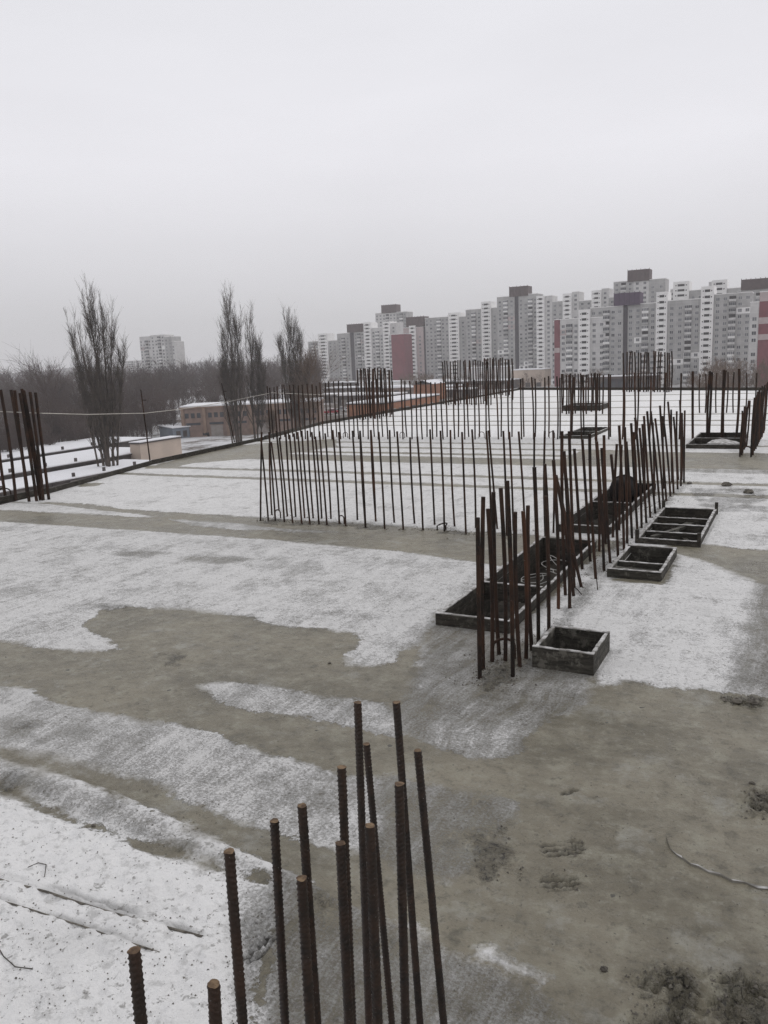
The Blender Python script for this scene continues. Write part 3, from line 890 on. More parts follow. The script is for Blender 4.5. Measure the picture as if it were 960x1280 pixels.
spots = []
while len(spots) < 620:
    px = random.uniform(-60, 400)
    d = 215 + 560 * random.random() ** 1.5
    if px > 215 and d < 265:
        continue
    g = ground_at(px, d)
    hgt = random.uniform(10, 17) * (0.75 if d < 260 else 1.0) + (6 if d > 400 else 0) * random.random()
    spots.append((g[0], g[1], hgt))
for _ in range(70):                                            # scrub along the near rim of the wood
    px = random.uniform(-40, 235); g = ground_at(px, random.uniform(196, 215) + max(0, px - 100) * .2)
    spots.append((g[0], g[1], random.uniform(3.5, 7)))
for _ in range(190):
    px = random.uniform(-60, 215)
    g = ground_at(px, np.interp(px, [-60, 0, 100, 200], [146, 160, 184, 218]) + 45 * random.random() ** 1.3)
    spots.append((g[0], g[1], random.uniform(4, 10)))
wood('bare_woodland', spots, M['bark'], 'brown leafless wood filling the valley beyond the garages on the left', 'woodland')
spots = []
for _ in range(130):
    px = random.uniform(395, 1000)
    d = np.interp(px, [395, 640, 960], [560, 430, 285]) + random.uniform(-40, 25)
    g = ground_at(px, d); spots.append((g[0], g[1], random.uniform(3.5, 8.5)))
for _ in range(26):
    px = random.uniform(500, 620); g = ground_at(px, random.uniform(420, 470)); spots.append((g[0], g[1], random.uniform(7, 10)))
for _ in range(30):
    px = random.uniform(868, 1010); g = ground_at(px, random.uniform(235, 290)); spots.append((g[0], g[1], random.uniform(8, 13)))
wood('street_trees', spots, M['bark_red'], 'thin leafless street trees and scrub in front of the apartment blocks', 'trees')


# ------------------------------------------------------------------ apartment blocks
def facade_mat(name, c1, c2, joint):
    k = Mat(name)
    a = k.noise(0.25, 4, 0.6)
    col = k.mix(k.remap(a, 0.35, 0.65), c1, c2)
    br = k.n('TexBrick')
    br.offset = 0.0
    mp = k.n('Mapping'); k.put(mp.inputs[0], k.geo.outputs['Position'])
    mp.inputs['Rotation'].default_value = (math.radians(90), 0, 0)
    k.put(br.inputs['Vector'], mp.outputs[0])
    for nm, v in (('Scale', 1.0), ('Mortar Size', 0.09), ('Brick Width', 3.2), ('Row Height', 2.8), ('Mortar Smooth', 0.2)):
        br.inputs[nm].default_value = v
    col = k.mix(k.math('MULTIPLY', br.outputs['Fac'], 0.6), col, joint)
    return k.done(col, 0.85, None, 0.15)


M['panel'] = facade_mat('grey_tiled_panels', (0.42, 0.414, 0.407), (0.335, 0.33, 0.325), (0.50, 0.49, 0.48))
M['panel2'] = facade_mat('light_grey_panels', (0.58, 0.57, 0.56), (0.49, 0.48, 0.475), (0.64, 0.63, 0.62))
M['white_panel'] = plain('white_loggia_concrete', (0.82, 0.81, 0.795), (0.73, 0.72, 0.71), 0.4, 0.85, 0)
M['balcony'] = plain('pale_balcony_panels', (0.60, 0.59, 0.58), (0.47, 0.46, 0.455), 0.6, 0.85, 0)
M['maroon'] = plain('maroon_tiles', (0.20, 0.060, 0.072), (0.165, 0.052, 0.062), 0.4, 0.8, 0)
M['brown_cap'] = plain('brown_roof_cladding', (0.095, 0.066, 0.064), (0.075, 0.052, 0.052), 0.6, 0.8, 0)
M['purple_cap'] = plain('dark_violet_cladding', (0.075, 0.045, 0.085), (0.055, 0.034, 0.064), 0.6, 0.8, 0)
M['slot'] = plain('dark_violet_strip', (0.055, 0.045, 0.055), (0.04, 0.034, 0.042), 0.6, 0.8, 0)
M['glass'] = plain('window_glass', (0.035, 0.038, 0.045), (0.06, 0.065, 0.075), 0.35, 0.25, 0, 0.5)
M['dark_shade'] = plain('loggia_shade_black', (0.022, 0.021, 0.022), (0.03, 0.028, 0.028), 1.0, 0.9, 0)  # near-black colour stands for the shade inside open loggias and balconies
M['frame'] = plain('white_window_frame', (0.62, 0.62, 0.62), (0.45, 0.44, 0.43), 0.3, 0.7, 0)
M['roof_snow'] = M['snow']
M['pink_panel'] = plain('pinkish_panel', (0.47, 0.39, 0.385), (0.40, 0.335, 0.33), 0.5, 0.85, 0)

FL = 2.8


def window_mesh():
    # a framed pane standing 6 cm proud of the panel, mullion included; faces -Y
    mb = MB()
    mb.box(-0.85, 0.85, -0.06, 0.1, 0, 1.55, 0)
    mb.quad([(-0.75, -0.07, 0.1), (-0.06, -0.07, 0.1), (-0.06, -0.07, 1.45), (-0.75, -0.07, 1.45)], 1)
    mb.quad([(0.06, -0.07, 0.1), (0.75, -0.07, 0.1), (0.75, -0.07, 1.45), (0.06, -0.07, 1.45)], 1)
    return mb


M['glass_pale'] = plain('curtained_glass', (0.16, 0.165, 0.175), (0.10, 0.105, 0.115), 0.35, 0.3, 0, 0.5)
WIN = [window_mesh().mesh('window', [M['frame'], M['glass']]), window_mesh().mesh('window', [M['panel2'], M['glass']]), window_mesh().mesh('window', [M['panel2'], M['glass_pale']]), window_mesh().mesh('window', [M['frame'], M['glass_pale']])]


def balcony_mesh(glazed):
    mb = MB()
    mb.box(-1.5, 1.5, -1.15, 0.1, 0, 1.05, 0)
    if glazed:
        mb.box(-1.45, 1.45, -1.10, 0.1, 1.05, 2.35, 1)
        for x in (-0.75, 0, 0.75):
            mb.box(x - .05, x + .05, -1.14, -1.1, 1.05, 2.35, 0)
        mb.box(-1.5, 1.5, -1.15, 0.1, 2.35, 2.5, 0)
    else:
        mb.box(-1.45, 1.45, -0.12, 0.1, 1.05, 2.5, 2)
    return mb


BAL = [balcony_mesh(True).mesh('balcony', [M['balcony'], M['glass'], M['dark_shade']]), balcony_mesh(True).mesh('balcony', [M['white_panel'], M['glass_pale'], M['dark_shade']]), balcony_mesh(True).mesh('balcony', [M['panel'], M['glass'], M['dark_shade']]), balcony_mesh(False).mesh('balcony', [M['balcony'], M['glass'], M['dark_shade']])]


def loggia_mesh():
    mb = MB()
    mb.box(-1.5, 1.5, -0.04, 0.3, 0.0, 1.15, 0)  # solid box, its dark colour painted in place of a shaded recess
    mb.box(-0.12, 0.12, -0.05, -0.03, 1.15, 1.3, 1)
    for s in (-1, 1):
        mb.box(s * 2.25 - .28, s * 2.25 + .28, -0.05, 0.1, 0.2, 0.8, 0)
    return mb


LOG = loggia_mesh().mesh('loggia_opening', [M['dark_shade'], M['white_panel']])


def block(label, d_left, secs, group='apartment blocks on the skyline', depth=13.0, name='apartment_block', win_skip=0.06, fz=GZ):
    """secs: (x0, x1, ytop, kind[, extra]) left to right; all share a front plane square to the slab's own grid"""
    x0p, _, yt0 = secs[0][:3]
    c = at_depth(x0p, yt0, d_left)
    Y0 = c[1]
    root = thing(name, label, 'building', (c[0], Y0, fz), group)
    ox = c[0]
    rnd = random.Random(int(x0p * 7 + d_left))
    for sct in secs:
        xa, xb, yt, kind = sct[:4]
        pa = on_plane(xa, yt, 1, Y0); pb = on_plane(xb, yt, 1, Y0)
        pm = on_plane((xa + xb) / 2, yt, 1, Y0)
        X0, X1, Zt = pa[0] - ox, pb[0] - ox, pm[2] - fz
        Wd = X1 - X0
        if kind in 'wvp':
            mat = {'w': M['panel'], 'v': M['panel2'], 'p': M['pink_panel']}[kind]
            MB().box(X0, X1, 0, depth, 0, Zt).build('wall', mat, root)
            MB().box(X0 - .1, X1 + .1, -.1, depth + .1, Zt, Zt + .35).build('parapet', M['white_panel'], root)
            nst = max(1, int((Zt - 1.2) / FL))
            nc = max(1, int(Wd / 3.2))
            bal = set()
            if nc >= 3:
                bal = {nc // 2} if nc < 7 else {nc // 3, nc // 3 + 1, (2 * nc) // 3 + 1}
            for _ in range(rnd.randint(0, 3) if Wd > 9 else 0):     # flats insulated on their own, in pale render
                ca, nn = rnd.randrange(nc), rnd.choice((1, 2, 2))
                if ca + nn <= nc:
                    sa = rnd.randrange(1, max(2, nst - 1))
                    xa_ = X0 + ca * Wd / nc; xb_ = xa_ + nn * Wd / nc
                    MB().box(xa_ + .02, xb_ - .02, -.05, -.003, .7 + sa * FL, .7 + (sa + 1) * FL - .03).build('insulated_panel', M['white_panel'] if rnd.random() < .7 else M['pink_panel'], root)
            for cidx in range(nc):
                cx = X0 + (cidx + .5) * Wd / nc
                if cidx in bal:
                    for s_ in range(nst):
                        link('balcony', BAL[rnd.choice((0, 0, 1, 1, 2, 3))], root, (cx, 0, .9 + s_ * FL))
                else:
                    for s_ in range(nst):
                        if rnd.random() < win_skip:
                            continue
                        link('window', WIN[rnd.choice((0, 1, 2, 2, 2, 2, 3))], root, (cx, 0, 1.5 + s_ * FL))
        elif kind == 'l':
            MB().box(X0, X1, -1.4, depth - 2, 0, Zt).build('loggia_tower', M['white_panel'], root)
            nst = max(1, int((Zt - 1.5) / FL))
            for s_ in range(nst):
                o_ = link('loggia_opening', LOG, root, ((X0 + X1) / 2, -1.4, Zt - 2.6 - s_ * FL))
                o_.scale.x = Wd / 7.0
        elif kind == 's':
            MB().box(X0, X1, 0.8, depth - 1, 0, Zt).build('recessed_strip', M['slot'], root)
        elif kind == 'r':
            MB().box(X0, X1, -.3, depth, 0, Zt).build('maroon_wall', M['maroon'], root)
            for (ya_, yb_) in (sct[4] if len(sct) > 4 else ()):
                z1 = on_plane(xa, ya_, 1, Y0)[2] - fz; z0 = on_plane(xa, yb_, 1, Y0)[2] - fz
                MB().box(X0 + .05, X1 - .05, -.36, -.303, z0, z1).build('pale_band', M['pink_panel'], root)
            MB().box(X0 - .1, X1 + .1, -.4, depth + .1, Zt, Zt + .35).build('parapet', M['white_panel'], root)
        elif kind in 'cu':
            zb = on_plane((xa + xb) / 2, sct[4], 1, Y0)[2] - fz
            mb_ = MB().box(X0, X1, -.6, depth - 4, zb - .2, Zt)
            nrib = max(3, int(Wd / 2.2))
            for i in range(nrib + 1):
                xx = X0 + Wd * i / nrib
                mb_.box(xx - .12, xx + .12, -.85, -.6, zb, Zt + .5)
            mb_.build('roof_house', M['brown_cap'] if kind == 'c' else M['purple_cap'], root)
        elif kind == 'm':                                       # mast or roof vent
            mb_ = MB().box(X0, X0 + .3, 2, 2.3, Zt - 12, Zt).build('roof_mast', M['dark_shade'], root)
    return root


# front chain, right to left, then the blocks behind it
block('maroon banded block cut by the right edge of the picture', 330, [(938, 950, 378, 'v'), (950, 990, 364, 'r', ((364.5, 377), (397, 405), (418, 425)))])
block('long grey block with two white loggia towers, right of the dark violet strip', 405,
      [(784, 821, 380, 'w'), (821, 835, 365, 'l'), (835, 877, 375, 'w'), (877, 893, 358, 'l'), (893, 940, 367, 'w')])
block('grey block under the violet roof house, left of the dark strip', 412,
      [(738, 779, 384, 'w'), (779, 784, 383, 's'), (768, 800, 366, 'u', 381)])
block('lower grey block with a maroon edge strip and one white loggia tower', 420, [(692, 693, 402, 'v'), (693, 700, 400, 'r', ((435, 441),)), (700, 724, 399, 'v'), (724, 738, 387, 'l'), (738, 757, 397, 'v')], depth=5)
block('tall grey tower with the highest brown roof house', 500, [(767, 792, 352, 'w'), (792, 811, 350, 'v'), (811, 832, 349, 'w'), (785, 812, 337, 'c', 351)])
block('grey block with a white loggia stub behind the long right block', 470, [(838, 842, 362, 'v'), (842, 862, 352, 'l'), (862, 880, 363, 'w')])
block('block with a short white tower between the loggia towers at the right', 452, [(886, 890, 353, 'v'), (890, 909, 350, 'l'), (909, 939, 360, 'w')])
block('brown capped tower behind the right edge of the skyline', 420, [(927, 1000, 358, 'w'), (927, 1000, 347, 'c', 360)])
block('grey back block with three white loggia towers right of the middle', 545,
      [(671, 681, 370, 'l'), (681, 690, 370, 'v'), (690, 704, 377, 'w'), (704, 715, 367, 'l'), (715, 724, 365, 'v'), (724, 740, 376, 'w'), (740, 752, 363, 'l'), (752, 761, 361, 'v'), (761, 770, 372, 'w')])
block('grey block split by a dark strip under a brown roof house, middle of the skyline', 570,
      [(621, 643, 371, 'w'), (643, 648, 370, 's'), (648, 672, 368, 'w'), (637, 660, 358, 'c', 370)])
block('grey block with one tall white loggia tower left of the brown roof house', 600,
      [(582, 602, 387, 'w'), (602, 614, 377, 'l'), (614, 622, 385, 'w')])
block('grey block with wide rows of balconies and a white loggia tower', 620,
      [(531, 561, 397, 'w'), (561, 574, 391, 'l'), (574, 583, 396, 'w')])
block('slim pinkish block with a brown roof house beside the maroon wall', 630,
      [(504, 512, 410, 'p'), (512, 520, 407, 'l'), (520, 529, 409, 'p'), (529, 532, 410, 's'), (508, 530, 396, 'c', 408)])
block('windowless maroon end wall, the only broad dark red one', 600, [(486, 489, 419, 'v'), (489, 505, 418, 'r')])
block('tallest block of the left group with a brown roof house', 740, [(469, 495, 391, 'v'), (495, 508, 390, 'w'), (477, 495, 381, 'c', 391)])
block('white and grey block with two loggia towers left of the maroon wall', 660,
      [(455, 464, 403, 'l'), (464, 479, 410, 'v'), (479, 488, 402, 'l'), (488, 495, 404, 'v')])
block('grey block with a brown roof house and dark strip in the left group', 700,
      [(421, 437, 417, 'w'), (437, 442, 415, 's'), (442, 455, 415, 'w'), (434, 455, 405, 'c', 415)])
block('grey block with a white loggia tower at the left end of the long skyline', 730,
      [(385, 398, 427, 'w'), (398, 410, 417, 'l'), (410, 421, 426, 'w')])
block('lone pale slab tower rising over the wood at left', 720,
      [(174, 188, 421, 'v'), (188, 205, 419, 'v'), (205, 214, 421, 'w'), (214, 218, 427, 'v')], group=None, depth=12)
block('low far grey block peeping over the wood beside the lone tower', 1100, [(155, 176, 451, 'v')], group=None)

# ------------------------------------------------------------------ garages, sheds and the brick building
M['brick'] = plain('dull_red_brick', (0.26, 0.19, 0.16), (0.20, 0.145, 0.124), 0.8, 0.9, 0)
M['brick_orange'] = plain('orange_brick', (0.33, 0.145, 0.075), (0.25, 0.11, 0.06), 0.6, 0.9, 0)
M['pilaster'] = plain('tan_brick_pilaster', (0.28, 0.20, 0.155), (0.22, 0.155, 0.12), 0.8, 0.9, 0)
M['peach'] = plain('peach_render', (0.52, 0.43, 0.36), (0.46, 0.38, 0.32), 0.3, 0.9, 0)
M['blue_grey'] = plain('blue_grey_cladding', (0.22, 0.245, 0.28), (0.18, 0.20, 0.23), 0.4, 0.8, 0)
M['garage'] = plain('dark_garage_wall', (0.060, 0.052, 0.050), (0.10, 0.085, 0.08), 0.3, 0.9, 0)
M['shutter'] = plain('pale_shutter', (0.30, 0.27, 0.25), None, 0.6, 0.8, 0)
M['red_paint'] = plain('red_paint', (0.36, 0.035, 0.05), None, 2, 0.4, 0)
M['dark_paint'] = plain('dark_paint', (0.03, 0.032, 0.038), None, 2, 0.4, 0)
M['grey_paint'] = plain('silver_paint', (0.34, 0.35, 0.36), None, 2, 0.4, 0)
M['white_paint'] = plain('white_paint', (0.68, 0.68, 0.68), None, 2, 0.4, 0)
M['blue_paint'] = plain('blue_paint', (0.07, 0.11, 0.20), None, 2, 0.4, 0)


def garage_row(label, x0, x1, y0, y1, zt, group='snow roofed garage rows'):
    """long low row running away along Y; the side with the doors faces +X"""
    t = thing('garage_row', label, 'garage', (x1, y0, GZ), group)
    w, l_, h_ = x1 - x0, y1 - y0, zt - GZ
    MB().box(-w, 0, 0, l_, 0, h_).build('wall', M['garage'], t)
    MB().box(-w - .2, .35, -.2, l_ + .2, h_ + .003, h_ + .22).build('roof_slab', M['garage'], t)
    MB().box(-w - .1, .22, -.1, l_ + .1, h_ + .223, h_ + .38).build('roof_snow', M['snow'], t)
    n = int(l_ / 3.4)
    for i in range(n):
        MB().box(0.002, .06, .4 + i * 3.4, 3.0 + i * 3.4, .1, 2.1).build('door', M['garage'] if i % 3 else M['shutter'], t)
    for i in range(n // 2):
        yy = 2 + i * 6.8 + random.uniform(-1, 1)
        MB().box(-.9, -.55, yy, yy + .4, h_ + .38, h_ + 1.0).build('vent_pipe', M['garage'], t)
    return t


garage_row('garage row with snowy roof nearest below the slab edge', -111.5, -101.5, 66, 108, -13.9)
garage_row('second garage row behind, its dark doors under a snowy roof', -127.5, -112.5, 62, 119, -13.1)
garage_row('third garage row at the foot of the wood', -147, -131.5, 70, 136, -12.9)

# peach walled building
pc = on_plane(227, 560, 0, -110.0)
t = thing('peach_building', 'flat roofed building with a blank peach coloured wall below the left slab edge', 'building', (-110.0, pc[1], GZ))
y_far = pc[1]; y_near = on_plane(175, 560, 0, -110.0)[1]; zt = on_plane(227, 547, 0, -110.0)[2] - GZ
MB().box(-2.5, 0, y_near - y_far, 0, 0, zt).build('wall', M['peach'], t)
MB().box(-2.7, .2, y_near - y_far - .2, .2, zt, zt + .25).build('roof_edge', M['garage'], t)
MB().box(-2.6, .1, y_near - y_far - .1, .1, zt + .253, zt + .4).build('roof_snow', M['snow'], t)

# blue-grey shed
cs = at(217, 549, GZ)
dS = (cs - CAM) @ HF
hs = at_depth(217, 535.5, dS)[2] - GZ
xw, yl = -6.6, 6.4
t = thing('metal_shed', 'blue grey metal clad shed with a white sloping roof', 'shed', cs)
t.rotation_euler[2] = YAW - math.radians(45)
xw, yl = -6.8, 6.3
MB().quad([(xw, 0, 0), (0, 0, 0), (0, 0, hs), (xw, 0, hs + .5)]).quad([(0, 0, 0), (0, yl, 0), (0, yl, hs), (0, 0, hs)]) \
    .quad([(0, yl, 0), (xw, yl, 0), (xw, yl, hs + .5), (0, yl, hs)]).quad([(xw, yl, 0), (xw, 0, 0), (xw, 0, hs + .5), (xw, yl, hs + .5)]).build('wall', M['blue_grey'], t)
mb = MB()
lo, hi = [(.3, -.3, hs + .02), (.3, yl + .3, hs + .02)], [(xw - .3, -.3, hs + .55), (xw - .3, yl + .3, hs + .55)]
up_ = lambda p_: (p_[0], p_[1], p_[2] + .22)
mb.quad([hi[0], lo[0], lo[1], hi[1]]).quad([up_(hi[0]), up_(lo[0]), up_(lo[1]), up_(hi[1])])
mb.quad([hi[0], lo[0], up_(lo[0]), up_(hi[0])]).quad([lo[0], lo[1], up_(lo[1]), up_(lo[0])]).quad([lo[1], hi[1], up_(hi[1]), up_(lo[1])]).quad([hi[1], hi[0], up_(hi[0]), up_(hi[1])])
mb.build('roof', M['snow'], t)
for i in range(3):
    MB().box(.003, .08, 1.0 + i * 2.0, 2.2 + i * 2.0, 0.3, 2.0).build('door', M['garage'], t)
MB().tube([(xw * .4, 2, hs), (xw * .4, 2, hs + 2.6)], .12, 6).build('flue', M['garage'], t)

# red brick industrial building, its long front square to the valley
c0 = at(229, 547, GZ)
dB = (c0 - CAM) @ HF
Lb = (at_depth(402, 540, dB) - at_depth(229, 540, dB)) @ HR
zt = at_depth(232, 511, dB)[2] - GZ
t = thing('brick_building', 'long two storey red brick workshop with pilasters and a snowy flat roof', 'building', c0)
t.rotation_euler[2] = YAW
MB().box(0, Lb, 0, 16, 0, zt).build('wall', M['brick'], t)
MB().box(-.3, Lb + .3, -.35, 16.2, zt, zt + .35).build('cornice', M['pilaster'], t)
MB().box(-.15, Lb + .15, -.2, 16, zt + .353, zt + .7).build('roof_snow', M['snow'], t)
nb_ = 6
bay = Lb / nb_
for i in range(nb_ + 1):
    xx = min(max(i * bay, .4), Lb - .4)
    MB().box(xx - .4, xx + .4, -.45, -.003, 0, zt - .02).build('pilaster', M['pilaster'], t)
wm = MB().box(-.5, .5, -.05, -.003, 0, 1.3, 0).mesh('window', M['glass'])
dm = MB().box(-1.6, 1.6, -.12, -.003, 0, 3.0, 0).mesh('gate', M['shutter'])
lm = MB().box(-1.9, 1.9, -.08, -.003, 0, .6, 0).mesh('strip_window', M['glass'])
for i in range(nb_):
    xc = (i + .5) * bay
    for dy in (-1.6, 0, 1.6):
        link('window', wm, t, (xc + dy, 0, zt - 2.6))
    if i % 2:
        link('gate', dm, t, (xc, 0, 0.02)); link('strip_window', lm, t, (xc, 0, 3.2))
    else:
        link('strip_window', lm, t, (xc, 0, 3.2))

# orange brick garage further along the slab edge
bx = -120.0
yA = on_plane(478, 515, 0, bx)[1]; yB = on_plane(549, 500, 0, bx)[1]
zt = on_plane(512, 500, 0, bx)[2] - GZ
t = thing('orange_garage', 'low orange brick garage with a snowy roof seen over the far slab edge', 'garage', (bx, yA, GZ))
MB().box(-13, 0, 0, yB - yA, 0, zt).build('wall', M['brick_orange'], t)
MB().box(-13.3, .3, -.3, yB - yA + .3, zt, zt + .3).build('roof_edge', M['garage'], t)
MB().box(-13.1, .2, -.2, yB - yA + .2, zt + .303, zt + .7).build('roof_snow', M['snow'], t)
for i in range(8):
    MB().box(0.003, .08, 2 + i * 5, 4.6 + i * 5, .1, 2.3).build('door', M['shutter'] if i % 2 else M['garage'], t)
bx = -140.0
c2 = on_plane(541, 486, 0, bx)
t = thing('orange_annex', 'small orange brick gable block behind the orange garage', 'building', (bx, c2[1], GZ))
zt = on_plane(541, 480, 0, bx)[2] - GZ; ye = on_plane(556, 480, 0, bx)[1] - c2[1]
MB().box(-9, 0, 0, ye, 0, zt).build('wall', M['brick_orange'], t)
MB().quad([(-9.3, -.3, zt), (.3, -.3, zt), (.3, ye + .3, zt), (-9.3, ye + .3, zt)][::-1]).quad([(-9.3, -.3, zt + .02), (-4.5, -.3, zt + 1.6), (-4.5, ye + .3, zt + 1.6), (-9.3, ye + .3, zt + .02)]) \
    .quad([(.3, -.3, zt + .02), (-4.5, -.3, zt + 1.6), (-4.5, ye + .3, zt + 1.6), (.3, ye + .3, zt + .02)]).build('roof', M['snow'], t)

# snowy low roofs of the depot between the slab and the blocks
depot = [(420, 476, 520, 60, 14, 4.2, 'garage'), (455, 492, 330, 26, 12, 4.0, 'garage'), (505, 478, 470, 60, 14, 4.5, 'white_panel'), (408, 492, 360, 34, 10, 3.5, 'garage'), (520, 486, 400, 40, 12, 3.6, 'brick'),
         (450, 484, 420, 46, 12, 4.0, 'garage'), (590, 474, 430, 44, 14, 4.4, 'garage'), (560, 482, 360, 20, 10, 3.4, 'garage'), (660, 466, 430, 18, 12, 9.0, 'peach'), (608, 462, 440, 22, 12, 11.0, 'panel2')]
where = ['leftmost and farthest', 'near the orange garage', 'pale walled, below the maroon wall', 'left, before the red van', 'brick walled, behind the orange garage',
         'in the middle of the yard', 'below the pale loggia towers', 'just over the orange annex', 'peach walled beside bare shrubs', 'boxy, behind the narrow brown bars']
for (px, py, d, ln, dp, hh, mt), wh in zip(depot, where):
    p = ground_at(px, d)
    t = thing('depot_shed', 'low shed with a snowy roof in the yard, ' + wh, 'shed', p, 'snow roofed sheds in the yard')
    MB().box(-ln / 2, ln / 2, 0, dp, 0, hh).build('wall', M[mt], t)
    MB().box(-ln / 2 - .3, ln / 2 + .3, -.3, dp + .3, hh, hh + .5).build('roof_snow', M['snow'], t)
    for i in range(int(ln / 6)):
        MB().box(-ln / 2 + 1.5 + i * 6, -ln / 2 + 4.2 + i * 6, -.06, -.003, .1, 2.4).build('door', M['garage'] if mt != 'garage' else M['shutter'], t)
# dark entrance canopy building at the foot of the violet strip
p = ground_at(777, 370)
t = thing('shop_pavilion', 'dark flat shop pavilion at the foot of the violet strip block', 'building', p)
MB().box(-15, 15, 0, 10, 0, 4.6).build('wall', M['slot'], t)
MB().box(-15.5, 15.5, -1.5, 10, 4.6, 5.6).build('fascia', M['brown_cap'], t)
MB().box(-15.3, 15.3, -1.3, 9.8, 5.603, 5.9).build('roof_snow', M['snow'], t)
for i in range(7):
    MB().box(-13.5 + i * 4, -10.7 + i * 4, -.06, -.003, .4, 3.4).build('shop_window', M['glass'], t)


def car_meshes(paint):
    prof = [(-2.1, .35), (-2.15, .75), (-1.9, .92), (-1.0, .98), (-.4, 1.42), (.9, 1.45), (1.55, 1.0), (2.1, .92), (2.15, .4)]
    b = MB()
    n = len(prof)
    for yv in (-.85, .85):
        b.v += [(x, yv, z) for x, z in prof]
    b.f.append(tuple(range(n))); b.m.append(0); b.f.append(tuple(range(2 * n - 1, n - 1, -1))); b.m.append(0)
    for i in range(n):
        j = (i + 1) % n
        b.f.append((i, i + n, j + n, j)); b.m.append(1 if i in (3, 5) else 0)
    for yv in (-.86, .86):
        b.quad([(-.85, yv, 1.0), (1.4, yv, 1.0), (.85, yv, 1.38), (-.38, yv, 1.36)], 1)
    w = MB().tube([(0, -.1, 0), (0, .1, 0)], .33, 10)
    return b.mesh('body', [paint, M['glass']]), w.mesh('wheel', M['black'])


CARS = {k: car_meshes(M[k + '_paint']) for k in ('red', 'dark', 'grey', 'white', 'blue')}


def car(px, d, kind, rot, label, scale=1.0, group=None):
    p = ground_at(px, d)
    t = thing('parked_car', label, 'car', p, group)
    t.rotation_euler[2] = rot; t.scale = (scale,) * 3
    b, w = CARS[kind]
    link('body', b, t)
    for x in (-1.3, 1.35):
        for y in (-.8, .8):
            link('wheel', w, t, (x, y, .33))
    MB().box(-.3, .8, -.7, .7, 1.452, 1.52).build('roof_snow', M['snow'], t)


car(257, 218, 'dark', 1.3, 'dark car parked before the brick workshop beside the shed', 1.15)
car(411, 285, 'red', 0.6, 'bright red van like car just beyond the slab edge', 1.25)
for i in range(9):
    car(838 + i * 13.5 + random.uniform(-2, 2), 318 - i * 4, ('white', 'dark', 'grey', 'blue', 'white', 'dark', 'grey', 'dark', 'white')[i], random.choice((0.1, 3.2)),
        ('white', 'dark', 'silver', 'blue', 'white', 'dark', 'silver', 'dark', 'white')[i] + ' car in the street row under the right blocks, number %s from the left' %
        ('one', 'two', 'three', 'four', 'five', 'six', 'seven', 'eight', 'nine')[i], 1.0, 'cars parked under the right blocks')
for i, (px, d, c_) in enumerate(((424, 300, 'grey'), (432, 296, 'white'), (440, 300, 'dark'), (648, 395, 'white'), (672, 385, 'dark'), (684, 380, 'grey'))):
    car(px, d, c_, 0.4, ('silver car right of the red one in the yard', 'white car in the yard second right of the red one', 'dark car in the yard third right of the red one',
                         'white car on the street before the middle blocks', 'dark car on the street before the middle blocks', 'silver car on the street before the middle blocks')[i], 1.0, 'cars in the yard')

# ------------------------------------------------------------------ edge of the slab: kerb board, guard posts, rope
for i in range(1, 7):
    a = Vector((EX[i], EY[i], 0.0)); b = Vector((EX[i + 1], min(EY[i + 1], 57), 0.0)) if i < 6 else Vector((-18.9, 57.4, 0))
    d = (b - a).normalized(); n_ = max(1, int((b - a).length / 3.0))
    if i == 1:
        t = thing('edge_kerb', 'low dark board kerb along the left edge of the slab', 'kerb', (EX[1], EY[1], 0))
        a = Vector((-15.3, -4, 0)); d = (b - a).normalized(); n_ = 6
    for k in range(n_):
        p0 = a + (b - a) * (k / n_); p1 = a + (b - a) * ((k + 1) / n_) - d * .02
        off = Vector((EX[1], EY[1], 0)); sh = Vector((0.06 + random.uniform(-.015, .015), 0, 0))
        hh = random.uniform(.10, .15)
        MB().beam(p0 - off + sh + Vector((0, 0, hh / 2)), p1 - off + sh + Vector((0, 0, hh / 2 + random.uniform(-.01, .01))), .07, hh).build('board', M['board'], t)


t = thing('edge_kerb', 'low dark board kerb along the far end of the slab', 'kerb', (-18.9, 57.7, 0))
far_pts = [(-18.9, 57.7), (-9.6, 54.0), (-2.8, 51.0), (12.0, 44.7)]
for (xa, ya), (xb, yb) in zip(far_pts, far_pts[1:]):
    for k in range(4):
        u0, u1 = k / 4, (k + .985) / 4
        MB().beam((xa + (xb - xa) * u0 + 18.9, ya + (yb - ya) * u0 - 57.78, .09), (xa + (xb - xa) * u1 + 18.9, ya + (yb - ya) * u1 - 57.78, .09 + random.uniform(-.01, .01)), .08, .2).build('board', M['board'], t)


def bar_points(b, tp, z0=-0.05):
    B = at(*b)
    if tp[0] is None:                        # plumb bar: only its top's height is read
        T = B.copy()
        for _ in range(3):
            q0 = (T - CAM) @ RT / ((T - CAM) @ FW) * F + 480
            T[2] = at_depth(q0, tp[1], (B - CAM) @ HF)[2]
        T[0] += random.gauss(0, .02); T[1] += random.gauss(0, .02)
        return B, T
    d = ray(*tp)
    T = CAM + d * (((B - CAM) @ HF) / (d @ HF))
    return B, T


